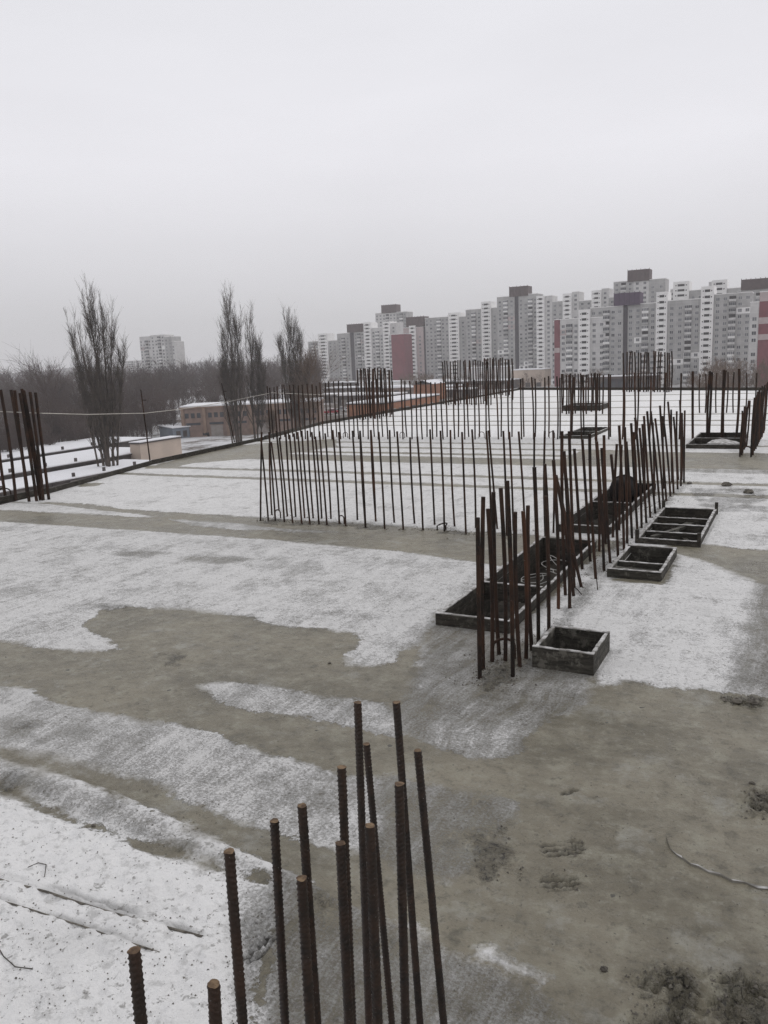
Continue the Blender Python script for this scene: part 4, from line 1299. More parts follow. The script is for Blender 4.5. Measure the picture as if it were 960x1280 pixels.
UNIT = []
for k in range(5):
    pts = []
    rr = random.Random(k)
    bx_, by_ = rr.uniform(-.9, .9), rr.uniform(-.9, .9)
    for i in range(6):
        u = i / 5
        pts.append((bx_ * math.sin(u * math.pi) * (1 + .3 * rr.random()), by_ * math.sin(u * math.pi), u))
    mb = MB()
    for i, p_ in enumerate(pts):
        for j in range(7):
            an = 2 * math.pi * j / 7
            mb.v.append((p_[0] + math.cos(an), p_[1] + math.sin(an), p_[2]))
    for i in range(5):
        for j in range(7):
            mb.f.append((i * 7 + j, i * 7 + (j + 1) % 7, i * 7 + 7 + (j + 1) % 7, i * 7 + 7 + j)); mb.m.append(0)
    mb.f.append(tuple(35 + j for j in range(7))); mb.m.append(0)
    UNIT.append(mb.mesh('rebar', M['rust']))
NBAR = 0


def bar(B, T, r, label, group):
    global NBAR
    B = Vector(B); T = Vector(T)
    d = T - B
    B = B - d.normalized() * .04
    o_ = link('rebar', random.choice(UNIT), None, B)
    o_.rotation_mode = 'QUATERNION'
    o_.rotation_quaternion = d.to_track_quat('Z', 'Y')
    o_.scale = (r, r, (T - B).length)
    tag(o_, label, 'rebar', group)
    NBAR += 1
    return o_


def nth(i):
    return str(i) + ('th' if 10 <= i % 100 <= 20 else {1: 'st', 2: 'nd', 3: 'rd'}.get(i % 10, 'th'))


def bars_px(lst, r, label, group):
    """a label with %s takes the bar's place in its row, counted along the row"""
    order = sorted(range(len(lst)), key=lambda i: (lst[i][0] if 'left' in label else -lst[i][1]))
    place = {i: n_ + 1 for n_, i in enumerate(order)}
    for i, (bx_, by_, tx_, ty_) in enumerate(lst):
        B, T = bar_points((bx_, by_), (tx_, ty_))
        bar(B, T, r, label % nth(place[i]) if '%s' in label else label, group)


# guard posts and rope on the left edge
gp = []
for (b, tp, lab) in (((188, 580), (176, 487), 'thin leaning guard post on the slab edge left of the shed'), ((293, 551), (277, 479), 'thin leaning guard post on the slab edge before the brick workshop')):
    B, T = bar_points(b, tp)
    t = thing('guard_post', lab, 'post', B)
    MB().tube([(0, 0, -.05), tuple(T - B)], [.022, .016], 7).build('upright', M['rust'], t)
    B2, T2 = bar_points((b[0] - 6, b[1] - 30), (tp[0] + 5, tp[1] + 6))
    MB().beam(tuple((T - B) * .86), tuple((T - B) * .86 + np.array([.14, .02, .0])), .02, .02).build('hook', M['rust'], t)
    gp.append((B, T))
dl = (at(52, 624) - CAM) @ HF
d1 = (gp[0][0] - CAM) @ HF; d2 = (gp[1][0] - CAM) @ HF; d3 = (at(340, 549) - CAM) @ HF
pts = []
for (px, py, d) in ((-40, 513, dl), (0, 514.5, dl), (52, 516.5, dl), (110, 518, (dl + d1) / 2), (181, 516.5, d1), (230, 511, (d1 * .55 + d2 * .45)), (283, 502.5, d2), (312, 496.5, (d2 + d3) / 2), (340, 491, d3), (400, 493.5, d3 + 1), (458, 491.5, d3 + 1.5)):
    pts.append(at_depth(px, py, d))
mb = MB().tube([p_ - pts[0] for p_ in pts], .011, 5)
tag(mb.build('guard_rope', M['rope'], loc=pts[0]), 'pale guard rope strung between posts along the left slab edge', 'rope')

# ------------------------------------------------------------------ starter bars, row by row
c1 = lambda x: 310 + x / 6
c2_ = lambda x: 450 + x / 6
yy_ = lambda y: 520 + y / 6
ROW1 = [(95, 785, 103, 120), (152, 785, 98, 180), (180, 745, 160, 205), (205, 785, 157, 120), (232, 705, 175, 195), (272, 795, 212, 110), (295, 755, 235, 160), (335, 800, 283, 120),
        (358, 760, 312, 140), (403, 808, 345, 130), (425, 768, 373, 120), (465, 812, 403, 110), (490, 770, 445, 110), (532, 815, 478, 120), (553, 770, 505, 155), (592, 818, 535, 115),
        (622, 775, 578, 130), (685, 808, 635, 105), (733, 828, 680, 120), (820, 785, 783, 110), (882, 838, 840, 110), (958, 795, 922, 105)]
ROW1b = [(42, 840, 0, 115), (120, 795, 80, 105), (185, 848, 140, 120), (258, 805, 222, 105), (325, 855, 278, 115), (410, 812, 375, 160), (472, 858, 430, 155), (560, 820, 525, 100),
         (633, 868, 603, 110), (710, 832, 678, 105), (795, 885, 765, 120), (868, 843, 840, 100), (985, 893, 948, 110), (1030, 850, 965, 108), (1100, 900, 1075, 112), (1150, 862, 1120, 118),
         (1240, 905, 1190, 116), (1320, 870, 1308, 126), (1390, 915, 1386, 112), (1450, 880, 1448, 108)]
lst = [(c1(a), yy_(b), c1(c), yy_(d)) for a, b, c, d in ROW1] + [(c2_(a), yy_(b), c2_(c), yy_(d)) for a, b, c, d in ROW1b]
bars_px(lst, .0165, 'slim dark bar, %s from the left, in the long near double row', 'long near row of starter bars')

ROWR = [(599.7, 848, 597, 647), (604, 837, 604, 621), (615, 827, 610, 636), (624, 818, 617, 615), (631.7, 826, 626, 610), (641, 845, 634, 601), (650, 832.5, 644, 640), (657.5, 823, 654, 639),
        (665, 813, 660, 632), (673, 805, 668, 584), (686, 789, 682, 620), (685, 760, 681, 580), (698, 762, 692, 575), (712, 762, 705, 564), (717, 746, 695, 594), (727, 735, 697, 603),
        (707, 745, 702.5, 539), (718, 722, 711.5, 539), (718, 735, 708, 598), (728, 712, 718, 561), (738, 702, 728, 549), (745, 724, 737, 542), (749, 689, 745, 545), (755, 714, 746, 552), (763, 704, 755, 544),
        (757, 680, 752, 560), (772.5, 696, 764, 568), (766, 672, 771, 555), (780, 687, 774, 532), (784, 680, 781, 534), (774, 663, 777, 556), (790, 673, 783, 552), (797, 667, 789, 529), (802, 660, 794, 522), (808, 654, 799.5, 535),
        (795, 640, 792, 540), (813, 647, 805, 520), (819, 642, 809, 514), (806, 630, 803, 530), (825, 636, 813.5, 514), (829, 627, 819, 523), (818, 620, 816, 528), (833, 626, 825, 507), (838, 621, 830, 529), (842, 616, 835, 502),
        (830, 611, 828, 520), (847, 612, 842, 521), (851, 608, 850, 500), (855, 603, 856, 513), (840, 603, 839, 512), (848, 600, 846, 514), (852, 600, 852.5, 516)]
bars_px(ROWR, .0195, 'rusty bar, %s from the near end, in the dense row beside the openings', 'dense row of starter bars beside the openings')

# second long row, across the middle of the slab
xs = [338, 342, 347, 351, 356, 361, 366, 371, 376.5, 382, 388, 393, 399, 404, 410, 415, 421, 426, 432, 437, 442.8, 448.4, 454, 460.3, 468, 473, 478.5, 485, 493.4, 503.8, 508.5, 515, 521.6, 528, 533.8, 541, 546, 554, 559, 568.5, 573,
      581, 586, 593.8, 599.4, 607.5, 612.6, 623, 626.5, 636, 640, 652, 655, 667, 669, 681, 686, 697, 700, 713, 715, 727, 730, 744, 746, 761, 763, 778, 780, 794, 796, 812, 830, 849]
lst = []
for i, x in enumerate(xs):
    yb = 549.5 if i % 2 else 546.5
    yt = np.interp(x, [338, 470, 600, 700, 760, 850], [483, 476, 477, 470, 467, 464]) + random.uniform(-2.5, 2.5)
    lst.append((x, yb, None, yt))
bars_px(lst, .025, 'rusty bar, %s from the left, in the second long row across mid slab', 'second long row of starter bars')

# short end-on double row at the right, cluster at the left
for sx, n_r, hgt_, stp in ((-1.39, 7, 1.16, .36), (-1.12, 18, 1.48, .40)):
    for k in range(n_r):
        B = np.array([sx + random.uniform(-.02, .02), 21.5 + k * stp + random.uniform(-.05, .05), 0])
        T = B + np.array([random.uniform(.0, .06), 0, hgt_ + random.uniform(-.08, .12)])
        bar(B, T, .022, 'rusty bar, %s from the near end of the %s line, right edge double row' % (nth(k + 1), 'left' if sx < -1.2 else 'right'), 'double row at the right edge')
ll = lambda x: x / 7.53
lst = [(ll(55), 470 + ll(1165), ll(-60), 470 + ll(130)), (ll(150), 470 + ll(1175), ll(5), 470 + ll(128)), (ll(275), 470 + ll(1185), ll(103), 470 + ll(130)), (ll(262), 470 + ll(1150), ll(138), 470 + ll(135)),
       (ll(345), 470 + ll(1180), ll(188), 470 + ll(160)), (ll(380), 470 + ll(1170), ll(205), 470 + ll(120)), (ll(405), 470 + ll(1170), ll(222), 470 + ll(135)), (ll(408), 470 + ll(1172), ll(283), 470 + ll(150)), (ll(460), 470 + ll(1165), ll(333), 470 + ll(155))]
bars_px(lst, .034, 'thick leaning bar, %s from the left, in the cluster at the left edge', 'column cluster at the left edge')

# far clusters


def cluster(n, x0, x1, yb, yt, label, group, r=.02, jb=2.0, jt=1.5, tilt=0):
    for i in range(n):
        x = x0 + (x1 - x0) * (i + random.uniform(.1, .9)) / n
        y = yb + tilt * (x - x0) + random.uniform(-jb, jb)
        B, T = bar_points((x, y), (None, yt + random.uniform(-jt, jt)))
        bar(B, T, r, label % nth(i + 1), group)


cluster(18, 449, 493, 526, 461, 'bar, %s from the left, of the dense cluster on the far left slab edge', 'cluster on the far left slab edge', .034, 1.5, 1.5, -.15)
cluster(20, 553, 616, 506, 451, 'bar, %s from the left, of the wide far cluster left of the brown group', 'wide far cluster', .036, .8)
cluster(14, 604, 641, 497, 448, 'brown bar, %s from the left, of the narrow group ending the wide far cluster', 'narrow brown far group', .045, 5)
cluster(18, 700, 755, 515, 468, 'brown bar, %s from the left, around the farthest dark opening', 'bars around the far opening', .034, 3)
cluster(18, 777, 842, 490, 440, 'tall brown bar, %s from the left, of the farthest cluster under white loggia towers', 'farthest tall cluster', .045, .6)
lst = [(866, 551, 866, 464), (884, 546.5, 887.5, 464), (902, 546.5, 905, 462), (920, 550, 924, 461), (904, 546.5, 907, 463), (886, 546.5, 890, 465)]
bars_px(lst, .036, 'tall thick bar, %s from the left, behind the far right opening', 'tall bars behind the far right opening')
lst = [(874.5, 516.5, 875, 468), (881.5, 516.5, 882, 467), (895, 516.5, 896, 466), (908, 516.5, 910, 465), (916.5, 516.5, 917.5, 465), (932, 515, 933, 466), (944, 515, 946, 466)]
bars_px(lst, .028, 'thin far bar, %s from the left, in the sparse line at the far right', 'sparse far right line')

# ------------------------------------------------------------------ the foreground cluster, ribbed
def ribbed(L_, r, seed):
    seg = 18; step = .0036
    n = int(L_ / step) + 1
    z = np.linspace(0, L_, n)[:, None]; a = (np.arange(seg) * 2 * math.pi / seg)[None, :]
    rr = np.random.default_rng(seed)
    ph = rr.random() * 6.28
    a2 = (a + ph)
    half = np.where(np.sin(a2) > 0, 0.0, 0.5)
    lean_ = np.cos(a2) * 0.55
    u = (z / .0155 + lean_ + half) % 1.0
    crescent = np.abs(np.sin(a2)) ** .5
    rib = np.clip(1 - np.abs(u - .5) / .26, 0, 1) * crescent
    longi = np.clip(1 - np.abs(np.sin(a2)) / .22, 0, 1)
    R_ = r * (0.90 + .24 * np.maximum(rib, longi * .6)) + .0004 * rr.normal(size=(n, seg))
    bow = .004 * np.sin(z / L_ * math.pi)
    V = np.stack([R_ * np.cos(a) + bow, R_ * np.sin(a) + 0 * z, z + 0 * a], -1).reshape(-1, 3)
    i = np.arange(n - 1)[:, None] * seg; j = np.arange(seg)[None, :]
    q_ = np.stack([i + j, i + (j + 1) % seg, i + seg + (j + 1) % seg, i + seg + j], -1).reshape(-1, 4)
    # end face: rough saw cut
    base = len(V)
    V = np.concatenate([V, np.array([[bow[-1, 0], 0, L_ + .0015]]), V[-seg:] + np.array([[0, 0, .0006]])])
    last = base + 1 + np.arange(seg)
    capq = np.stack([last, np.roll(last, -1), np.full(seg, base), np.full(seg, base)], -1)
    me_ = bpy.data.meshes.new('rebar')
    faces = q_.tolist() + [f[:3] for f in capq.tolist()]
    me_.from_pydata(V.tolist(), [], faces)
    me_.materials.append(M['rust_near']); me_.materials.append(M['rust_end'])
    mi = np.zeros(len(faces), dtype=np.int32); mi[len(q_):] = 1
    me_.polygons.foreach_set('material_index', mi)
    me_.polygons.foreach_set('use_smooth', np.arange(len(faces)) < len(q_))
    return me_


FG = [  # top x, y, lower x, lower y, top height, label
    (447, 878, 461, 1280, 1.62, 'foreground ribbed bar, left one of the two tallest'),
    (458, 930, 490, 1280, 1.34, 'foreground ribbed bar leaning just behind the left tallest bar'),
    (495.5, 878, 525, 1280, 1.62, 'foreground ribbed bar, right one of the two tallest, leaning left'),
    (522, 938, 554.6, 1280, 1.43, 'rightmost foreground ribbed bar, leaning left'),
    (427, 959, 440, 1280, 1.60, 'foreground ribbed bar with pale cut top just left of the tallest'),
    (499, 980, 507, 1280, 1.62, 'foreground ribbed bar in front of the right tallest bar'),
    (462.5, 1032, 472, 1280, 1.57, 'foreground ribbed bar overlapping the left tallest bar, mid height'),
    (425.5, 1054, 436, 1280, 1.50, 'foreground ribbed bar with yellow scaly top, middle of the cluster'),
    (377.5, 1007, 396, 1280, 1.53, 'foreground ribbed bar with a snowy top, behind a shorter one'),
    (377, 1098, 387.5, 1280, 1.52, 'shorter foreground ribbed bar in front of the snowy topped bar'),
    (343, 1026, 356, 1280, 1.45, 'foreground ribbed bar with orange cut top, left of the main cluster'),
    (286.5, 1064, 303, 1280, 1.63, 'foreground ribbed bar standing alone over the deep snow'),
    (267, 1230, 269.5, 1280, 1.53, 'orange topped ribbed stub at the bottom edge, second from the left'),
    (167.6, 1188, 176, 1280, 1.57, 'leftmost ribbed bar at the bottom edge of the picture'),
]
for i, (tx, ty, lx, ly, zt, lab) in enumerate(FG):
    T = at(tx, ty, zt)
    dT = (T - CAM) @ HF
    # the bar stays in the upright plane square to the view and passes the lower point
    Lw = at_depth(lx, ly, dT)
    dirv = (Lw - T) / (T[2] - Lw[2])
    B = T + dirv * (zt + .03)
    d = Vector(T - B)
    o_ = link('rebar', ribbed(d.length, .0140, i), None, B)
    o_.rotation_mode = 'QUATERNION'; o_.rotation_quaternion = d.to_track_quat('Z', 'Y')
    tag(o_, lab, 'rebar', 'foreground cluster of ribbed bars')

# ------------------------------------------------------------------ formwork of the openings
def opening(key, label, hgt, mat, thick=.045, dividers=(), sink=.32, cap=True, cat='formwork', name='opening_formwork', group='boxed openings in the slab'):
    x0, x1, y0, y1 = HOLES[key]
    t = thing(name, label, cat, ((x0 + x1) / 2, y0, 0), group)
    ox, oy = (x0 + x1) / 2, y0
    X0, X1, Y1 = x0 - ox, x1 - ox, y1 - oy
    th = thick
    e = .004

    def bd(nm, a, b, c, d, zt, zb=-sink):
        rr = random.uniform(-.008, .008)
        o_ = MB().box(a, b, c, d, zb, zt + rr).build(nm, mat, t)
        if cap:
            w = (b - a) > (d - c)
            k0, k1 = random.uniform(.002, .008), random.uniform(.002, .008)
            mb_ = MB()
            n = max(4, int(max(b - a, d - c) / .06))
            for i in range(n):
                u0, u1 = i / n, (i + 1) / n
                hh = random.uniform(.004, .011); q0 = random.uniform(.002, .012); q1 = random.uniform(.002, .012)
                if w:
                    mb_.box(a + (b - a) * u0, a + (b - a) * u1, c + q0, d - q1, zt + rr - .002, zt + rr + hh)
                else:
                    mb_.box(a + q0, b - q1, c + (d - c) * u0, c + (d - c) * u1, zt + rr - .002, zt + rr + hh)
            mb_.build('snow_cap', M['frost'], o_)
        return o_
    bd('front_board', X0 - th, X1 + th, -th, 0 - e * 0, hgt)
    bd('back_board', X0 - th, X1 + th, Y1, Y1 + th, hgt)
    nseg = max(1, round(Y1 / 1.35))
    for sx in (0, 1):
        for q in range(nseg):
            ya, yb = e + (Y1 - 2 * e) * q / nseg, e + (Y1 - 2 * e) * (q + 1) / nseg - (.006 if q < nseg - 1 else 0)
            j_ = random.uniform(-.007, .007)
            bd('side_board', (X0 - th if sx == 0 else X1) + j_, (X0 if sx == 0 else X1 + th) + j_, ya, yb, hgt - .006 + random.uniform(-.012, .006))
    for dv in dividers:
        bd('divider', X0 + e, X1 - e, dv - th / 2, dv + th / 2, hgt - .01, hgt - .22)
    return t


opening('A', 'long boxed shaft opening with a divider, nearest of the row', .12, M['board'], .05, (1.30,))
opening('B', 'long boxed shaft opening behind, holding the black tub', .12, M['board'], .05, (2.0,))
opening('C', 'small square box opening with pale cement smeared boards, nearest the viewer', .19, M['board_pale'], .045)
tD = opening('D', 'short rectangular box opening with two cross slats', .11, M['board_pale'], .05, (.42,))
MB().beam((-.27, .20, .06), (.27, .16, .05), .09, .03).build('loose_slat', M['board_pale'], tD)
tE = opening('E', 'long timber grid over an opening, crossed by four slats', .08, M['board'], .05, (.5, 1.05, 1.6))
for sx in (-1, 1):
    for yy in (-.03, 2.38):
        MB().box(sx * .42 - .025, sx * .42 + .025, yy - .025, yy + .025, 0, .20).build('corner_post', M['board'], tE)
opening('F', 'far boxed opening at the right with a pale sheet over its corner', .12, M['board'], .05, (1.6,))
opening('G', 'far pair of box openings beyond the second bar row', .10, M['board_pale'], .06, (1.4,))
opening('H', 'farthest dark opening ringed by brown bars', .25, M['board'], .10, (.8,))

# things in and on the openings
mb = MB().beam((0, 0, 0), (.42, .9, .02), .07, .045)
tag(mb.build('timber_offcut', M['board_pale'], loc=(-1.92, 12.0, .02)), 'pale timber offcut lying slantwise in the slatted grid', 'timber')
mb = MB().beam((0, 0, 0), (-.35, .8, .03), .06, .045)
tag(mb.build('timber_offcut', M['board'], loc=(-1.42, 12.0, -.02)), 'dark timber offcut crossing the pale one in the slatted grid', 'timber')
mb = MB().beam((0, 0, 0), (.1, .5, 0), .12, .03)
tag(mb.build('timber_offcut', M['board_pale'], loc=(-1.62, 12.9, .0)), 'short pale plank piece at the middle of the slatted grid', 'timber')
# black tub lying in the far shaft: rounded drum with a rim
tb = thing('black_tub', 'black round tub lodged in the shaft behind the bars', 'tub', (-2.98, 15.1, .17))
prof = [(r_ * 1.22, l_ * 1.2) for r_, l_ in ((0, .0), (.13, .0), (.165, .03), (.18, .1), (.19, .25), (.2, .34), (.215, .345), (.215, .37), (.19, .37), (.17, .05), (0, .04))]
mb = MB(); sg = 20
for (r_, l_) in prof:
    for k in range(sg):
        a_ = 2 * math.pi * k / sg
        mb.v.append((math.cos(a_) * r_, l_ - .18, math.sin(a_) * r_))
for i in range(len(prof) - 1):
    for k in range(sg):
        mb.f.append((i * sg + k, i * sg + (k + 1) % sg, i * sg + sg + (k + 1) % sg, i * sg + sg + k)); mb.m.append(0)
mb.build('shell', M['black'], tb, True)
MB().tube([(-.2, .17, 0), (-.16, .2, -.15), (0, .22, -.24), (.16, .2, -.15), (.2, .17, 0)], .006, 6).build('handle', M['rust'], tb)
mb = MB().box(-.34, .34, 0, .04, -.30, .17)
tag(mb.build('dark_sheet', M['black'], loc=(-2.955, 15.85, 0)), 'dark sheet standing across the shaft behind the tub', 'sheet')
# white cable loops in the near shaft
for i, (x, y, z, s) in enumerate(((-3.0, 9.6, .03, 1.0), (-2.85, 9.9, .06, .8), (-2.95, 10.3, .05, 1.1), (-2.75, 9.3, .05, .6), (-3.05, 9.15, -.05, .8))):
    rr = random.Random(i)
    w1, w2, ph = rr.uniform(1.2, 2.2), rr.uniform(.8, 1.7), rr.uniform(0, 6)
    sp = [(s * (.13 * math.cos(u * w1 + ph) + .03 * math.cos(3 * u)), s * (.17 * math.sin(u * w2 + ph * 2) + .03 * u), .04 * math.sin(u * 1.3 + i) - .10) for u in np.linspace(0, 5.2, 26)]
    tag(MB().tube(sp, .0042, 6).build('cable_loop', M['white_cable'], loc=(x, y, z)), 'loose white cable loop in the near shaft, %s from its divider' % nth((3, 4, 5, 2, 1)[i]), 'cable', 'white cable loops in the shaft')
# dark brown bed in the shafts so that the loops and tub rest on something
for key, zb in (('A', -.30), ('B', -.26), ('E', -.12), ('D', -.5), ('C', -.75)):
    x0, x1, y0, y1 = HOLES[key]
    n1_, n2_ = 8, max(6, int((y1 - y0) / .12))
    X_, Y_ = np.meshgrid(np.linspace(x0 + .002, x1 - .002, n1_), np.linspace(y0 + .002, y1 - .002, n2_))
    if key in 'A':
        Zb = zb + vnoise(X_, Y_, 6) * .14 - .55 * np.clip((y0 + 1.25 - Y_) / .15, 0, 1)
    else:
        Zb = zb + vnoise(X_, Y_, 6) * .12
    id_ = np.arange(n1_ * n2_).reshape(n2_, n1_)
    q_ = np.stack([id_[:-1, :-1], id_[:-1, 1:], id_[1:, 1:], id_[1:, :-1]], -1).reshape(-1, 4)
    o_ = link('shaft_deck', big_mesh('shaft_deck', np.stack([X_.ravel(), Y_.ravel(), Zb.ravel()], 1), q_, M['shaft_brown']), slab)
# sheet and hook on the far right opening
mb = MB()
sv = [(-.4, 0, .01), (.1, -.1, .02), (.5, .0, .01), (.3, .5, .02), (-.05, .7, .07), (-.3, .4, .06)]
mb.v += sv + [(a_, b_, c_ - .015) for a_, b_, c_ in sv]
n = 6
mb.f += [tuple(range(n)), tuple(range(2 * n - 1, n - 1, -1))]; mb.m += [0, 0]
for i in range(n):
    mb.f.append((i, i + n, (i + 1) % n + n, (i + 1) % n)); mb.m.append(0)
tag(mb.build('plastic_sheet', M['frost'], loc=(-1.95, 23.3, .11)), 'crumpled pale sheet on the corner of the far right opening', 'sheet')


# ------------------------------------------------------------------ hooks, stubs, litter
def hook(px, py, w, h_, r, label, lean_=0.0, group='bent hooks at the bar feet'):
    B = at(px, py)
    pts = []
    for k in range(9):
        a_ = math.pi * k / 8
        pts.append(HR * (-w / 2 * math.cos(a_) + lean_ * math.sin(a_)) + np.array([0, 0, h_ * .65 + h_ * .35 * math.sin(a_)]))
    pts = [HR * (-w / 2) + np.array([0, 0, -.03])] + pts + [HR * (w / 2) + np.array([0, 0, -.03])]
    tag(MB().tube(pts, r, 7).build('bent_hook', M['rust'], loc=B), label, 'hook', group)


hook(630, 824, .20, .20, .013, 'thick bent hook at the near end of the dense row')
hook(347.5, 648, .10, .16, .012, 'bent hook at the left end of the long near row')
hook(427, 655, .09, .15, .010, 'bent hook near the seventh pair of the long near row')
hook(552, 663, .14, .12, .012, 'leaning bent hook near the right end of the long near row', .06)
hook(6, 622, .30, .22, .016, 'bent hook at the foot of the left edge cluster')
hook(503, 548, .16, .22, .012, 'small hook in the second row, middle'); hook(602, 548, .18, .22, .012, 'small hook in the second row, right of the middle')
hook(690, 548, .18, .22, .012, 'small hook in the second row next to the far box openings'); hook(432, 548, .16, .22, .012, 'small hook in the second row, left part')
hook(933, 569, .22, .22, .016, 'bent hook between the feet of the end-on row')
# flat debris near the dense row
for (a_, b_, lab) in (((707, 708), (742, 700), 'thin stick jutting sideways from the dense bar row'), ((718, 735), (727, 746), 'short wire end on the snow beside the dense row'), ((746, 738), (747, 705), 'thin wire standing by the dense row')):
    p0 = at(*a_); p1 = at(*b_)
    p0[2] = .25 if 'jutting' in lab else .01; p1[2] = p0[2] + .02
    if 'standing' in lab:
        p0, p1 = bar_points((747, 738), (743, 690))
    tag(MB().tube([(0, 0, 0), tuple((p1 - p0) * .5 + np.array([0, 0, .01])), tuple(p1 - p0)], .006, 5).build('stray_wire', M['rust'], loc=p0), lab, 'wire')
# two rods half buried in the deep snow
for (pp, r_, lab) in ((((-40, 1090), (0, 1104), (60, 1119), (130, 1140), (200, 1158), (252, 1172)), .0065, 'thin rod half buried in the deep snow, upper of two'),
                      (((-40, 1118), (0, 1131), (50, 1145), (100, 1160), (150, 1178), (200, 1196)), .0045, 'thin rod half buried in the deep snow, lower of two')):
    pp = [(a[0] + (b[0] - a[0]) * u, a[1] + (b[1] - a[1]) * u) for a, b in zip(pp, pp[1:]) for u in (0, .25, .5, .75)] + [pp[-1]]
    P = [on_slab(x, y, 0) for x, y in pp]
    zs = np.convolve(np.pad([p_[2] for p_ in P], 4, 'edge'), np.ones(9) / 9, 'valid')
    for p_, z_ in zip(P, zs):
        p_[2] = z_ + r_ * .5
    tag(MB().tube([p_ - P[0] for p_ in P], r_, 7).build('buried_rod', M['stone'], loc=P[0]), lab, 'rod')
for (pp, lab) in ((((-10, 1175), (5, 1200), (20, 1214), (42, 1219)), 'thin wire curling out of the snow at the left edge'), (((36, 1086), (48, 1080), (58, 1083), (56, 1098), (48, 1105)), 'small wire curl lying on the deep snow')):
    P = [on_slab(x, y, .004) for x, y in pp]
    tag(MB().tube([p_ - P[0] for p_ in P], .0025, 5).build('stray_wire', M['twig'], loc=P[0]), lab, 'wire')
# curled strip of frozen cement skin at the right edge
P = [at(x, y, .0) for x, y in ((833, 1048), (835, 1056), (838, 1062), (845, 1069), (852, 1073), (862, 1080), (872, 1083), (885, 1090), (900, 1094), (914, 1101), (930, 1103), (946, 1110), (965, 1112), (1000, 1118))]
mb = MB(); n = len(P)
for i, p_ in enumerate(P):
    w_ = .004 + random.uniform(.002, .011) * min(1, i / 3)
    for (o_, z_) in ((0, -.004), (0, .012 + random.uniform(-.006, .006)), (w_, .010 + random.uniform(-.004, .004)), (w_ * 1.4, -.004)):
        q_ = p_ - P[0] - HF * o_; mb.v.append((q_[0], q_[1], z_))
for i in range(n - 1):
    for k in range(4):
        a_ = i * 4 + k; b_ = i * 4 + (k + 1) % 4
        mb.f.append((a_, b_, b_ + 4, a_ + 4)); mb.m.append(0 if k == 1 and i % 4 else 1)
mb.f += [(0, 1, 2, 3), tuple((n - 1) * 4 + k for k in (3, 2, 1, 0))]; mb.m += [1, 1]
tag(mb.build('curled_strip', [M['frost'], M['concrete']], loc=(P[0][0], P[0][1], 0)), 'curled pale edge of frozen cement skin on the wet slab at right', 'strip')


def stone(loc, s, seed):
    r_ = random.Random(seed)
    mb_ = MB()
    rings = [(0, .0), (.75, .12), (1, .4), (.72, .78), (0, .95)]
    sg_ = 7
    for (ra_, z_) in rings:
        for k in range(sg_):
            a_ = 2 * math.pi * k / sg_; q_ = ra_ * r_.uniform(.7, 1.2)
            mb_.v.append((math.cos(a_) * q_ * s, math.sin(a_) * q_ * s * .8, (z_ * r_.uniform(.8, 1.15) - .1) * s))
    for i in range(len(rings) - 1):
        for k in range(sg_):
            mb_.f.append((i * sg_ + k, i * sg_ + (k + 1) % sg_, i * sg_ + sg_ + (k + 1) % sg_, i * sg_ + sg_ + k)); mb_.m.append(0)
    return mb_


LUMPS = [(908, 607, .10, 'cement lump on the frosted slab at the right, nearer the bars'), (936, 616, .10, 'cement lump on the frosted slab at the right, farther out'), (862, 604, .06, 'small cement lump at the far end of the dense row'),
         (940, 978, .022, 'dark clod at the right edge, upper of the trio'), (947, 988, .024, 'dark clod at the right edge, middle of the trio'), (935, 996, .018, 'dark clod at the right edge, lowest of the trio'),
         (905, 872, .035, 'dark clod at the edge of the right snow field, left one'), (922, 877, .045, 'dark clod at the edge of the right snow field, middle one'), (942, 880, .05, 'dark clod at the edge of the right snow field, right one'),
         (117, 1030, .018, 'small clod in the gap beside the deep snow'), (755, 1210, .022, 'dark clod alone on the wet slab, lower middle'), (412, 828, .02, 'tiny stone on the brown lobe')]
for i, (px, py, s, lab) in enumerate(LUMPS):
    tag(stone(None, s, i).build('clod', M['stone'], loc=on_slab(px, py)), lab, 'clod')
# scattered grit along bars and openings
V, Fc = [], []
cnt = 0


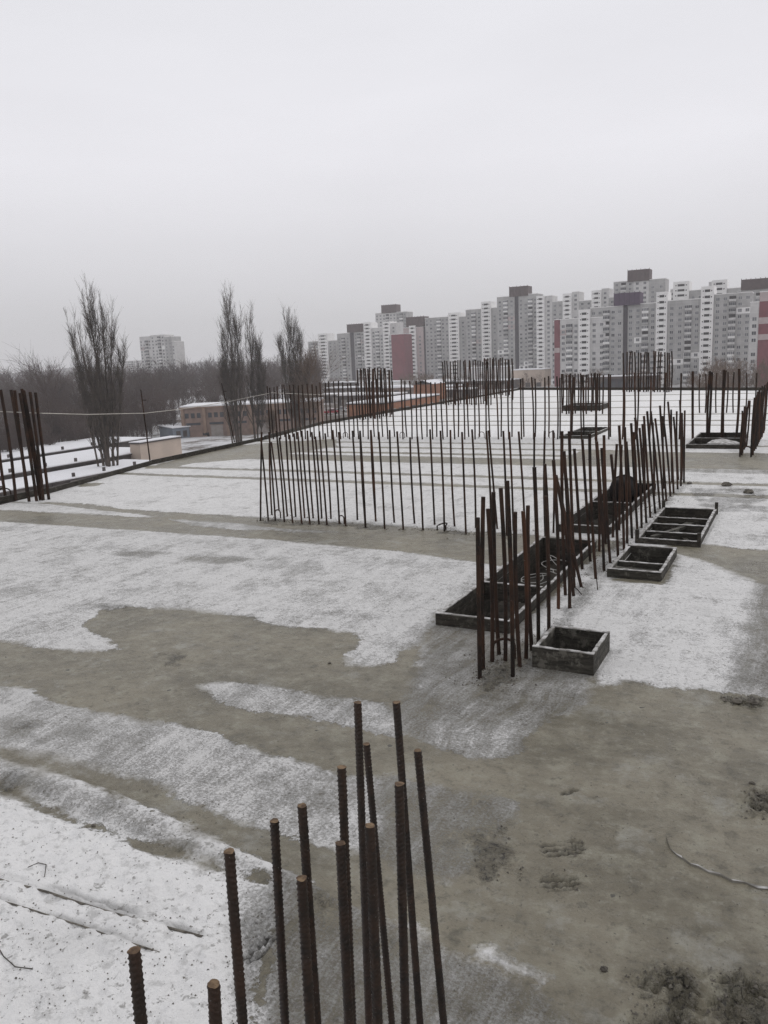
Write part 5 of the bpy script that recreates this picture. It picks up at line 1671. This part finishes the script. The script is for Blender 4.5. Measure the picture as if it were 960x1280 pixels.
def grit(x, y, s):
    global cnt
    o_ = np.array([x, y, .002 + s * .3])
    t_ = np.array([[1, 0, -.4], [-.5, .87, -.4], [-.5, -.87, -.4], [0.1, 0, .7]]) * s * rng.uniform(.6, 1.3, (4, 1))
    a_ = random.random() * 6.28; c_, s_ = math.cos(a_), math.sin(a_)
    t_ = np.stack([t_[:, 0] * c_ - t_[:, 1] * s_, t_[:, 0] * s_ + t_[:, 1] * c_, t_[:, 2]], 1)
    V.append(t_ + o_)
    Fc.append(np.array([[0, 1, 3], [1, 2, 3], [2, 0, 3]]) + cnt * 4); cnt += 1


for (bx_, by_, _a, _b) in ROWR:
    p = at(bx_, by_)
    for _ in range(9):
        grit(p[0] + random.gauss(0, .03), p[1] + random.gauss(0, .03), random.uniform(.006, .018))
for (a_, b_, _c, _d) in ROW1 + [(x_ + 840, y_, 0, 0) for x_, y_, _e, _f in ROW1b]:
    p = at(c1(a_), yy_(b_))
    for _ in range(7):
        grit(p[0] + random.gauss(0, .04), p[1] + random.gauss(0, .04), random.uniform(.008, .022))
for _ in range(1100):
    y = 6.0 + 12 * random.random() ** 1.4
    grit(-2.33 + random.gauss(0, .17), y, random.uniform(.004, .016))
for _ in range(500):
    grit(random.uniform(-8.8, -3.6), 11.75 + random.gauss(0, .22), random.uniform(.005, .018))
for _ in range(420):
    p = at(random.uniform(560, 960), random.uniform(880, 1280)); grit(p[0], p[1], random.uniform(.0015, .005))
for (xa, xb, ya, yb, n_) in ((775, 870, 1205, 1280, 150), (885, 960, 1205, 1280, 130), (925, 960, 985, 1020, 50), (900, 958, 868, 884, 60), (590, 655, 1030, 1110, 40), (685, 735, 1045, 1115, 26)):
    for _ in range(n_):
        p = on_slab(random.uniform(xa, xb), random.uniform(ya, yb))
        grit(p[0], p[1], .002 + .011 * random.random() ** 2); V[-1] = V[-1] + np.array([0, 0, p[2]])
for _ in range(260):
    p = at(random.uniform(0, 500), random.uniform(760, 1000)); grit(p[0], p[1], random.uniform(.002, .006))
for _ in range(1500):
    p = on_slab(random.uniform(0, 345), random.uniform(1000, 1280))
    grit(p[0], p[1], .0012 + .006 * random.random() ** 3); V[-1] = V[-1] + np.array([0, 0, p[2]])
o = link('grit', big_mesh('grit', np.concatenate(V), np.concatenate(Fc), M['stone'])); o['kind'] = 'stuff'
tag(o, 'crumbs of cement and grit scattered over the slab around the bars', 'grit')

print('bars', NBAR)
scene.cycles.use_denoising = True
scene.cycles.denoising_prefilter = 'NONE'
scene.cycles.max_bounces = 6
scene.cycles.diffuse_bounces = 3
scene.cycles.volume_bounces = 1
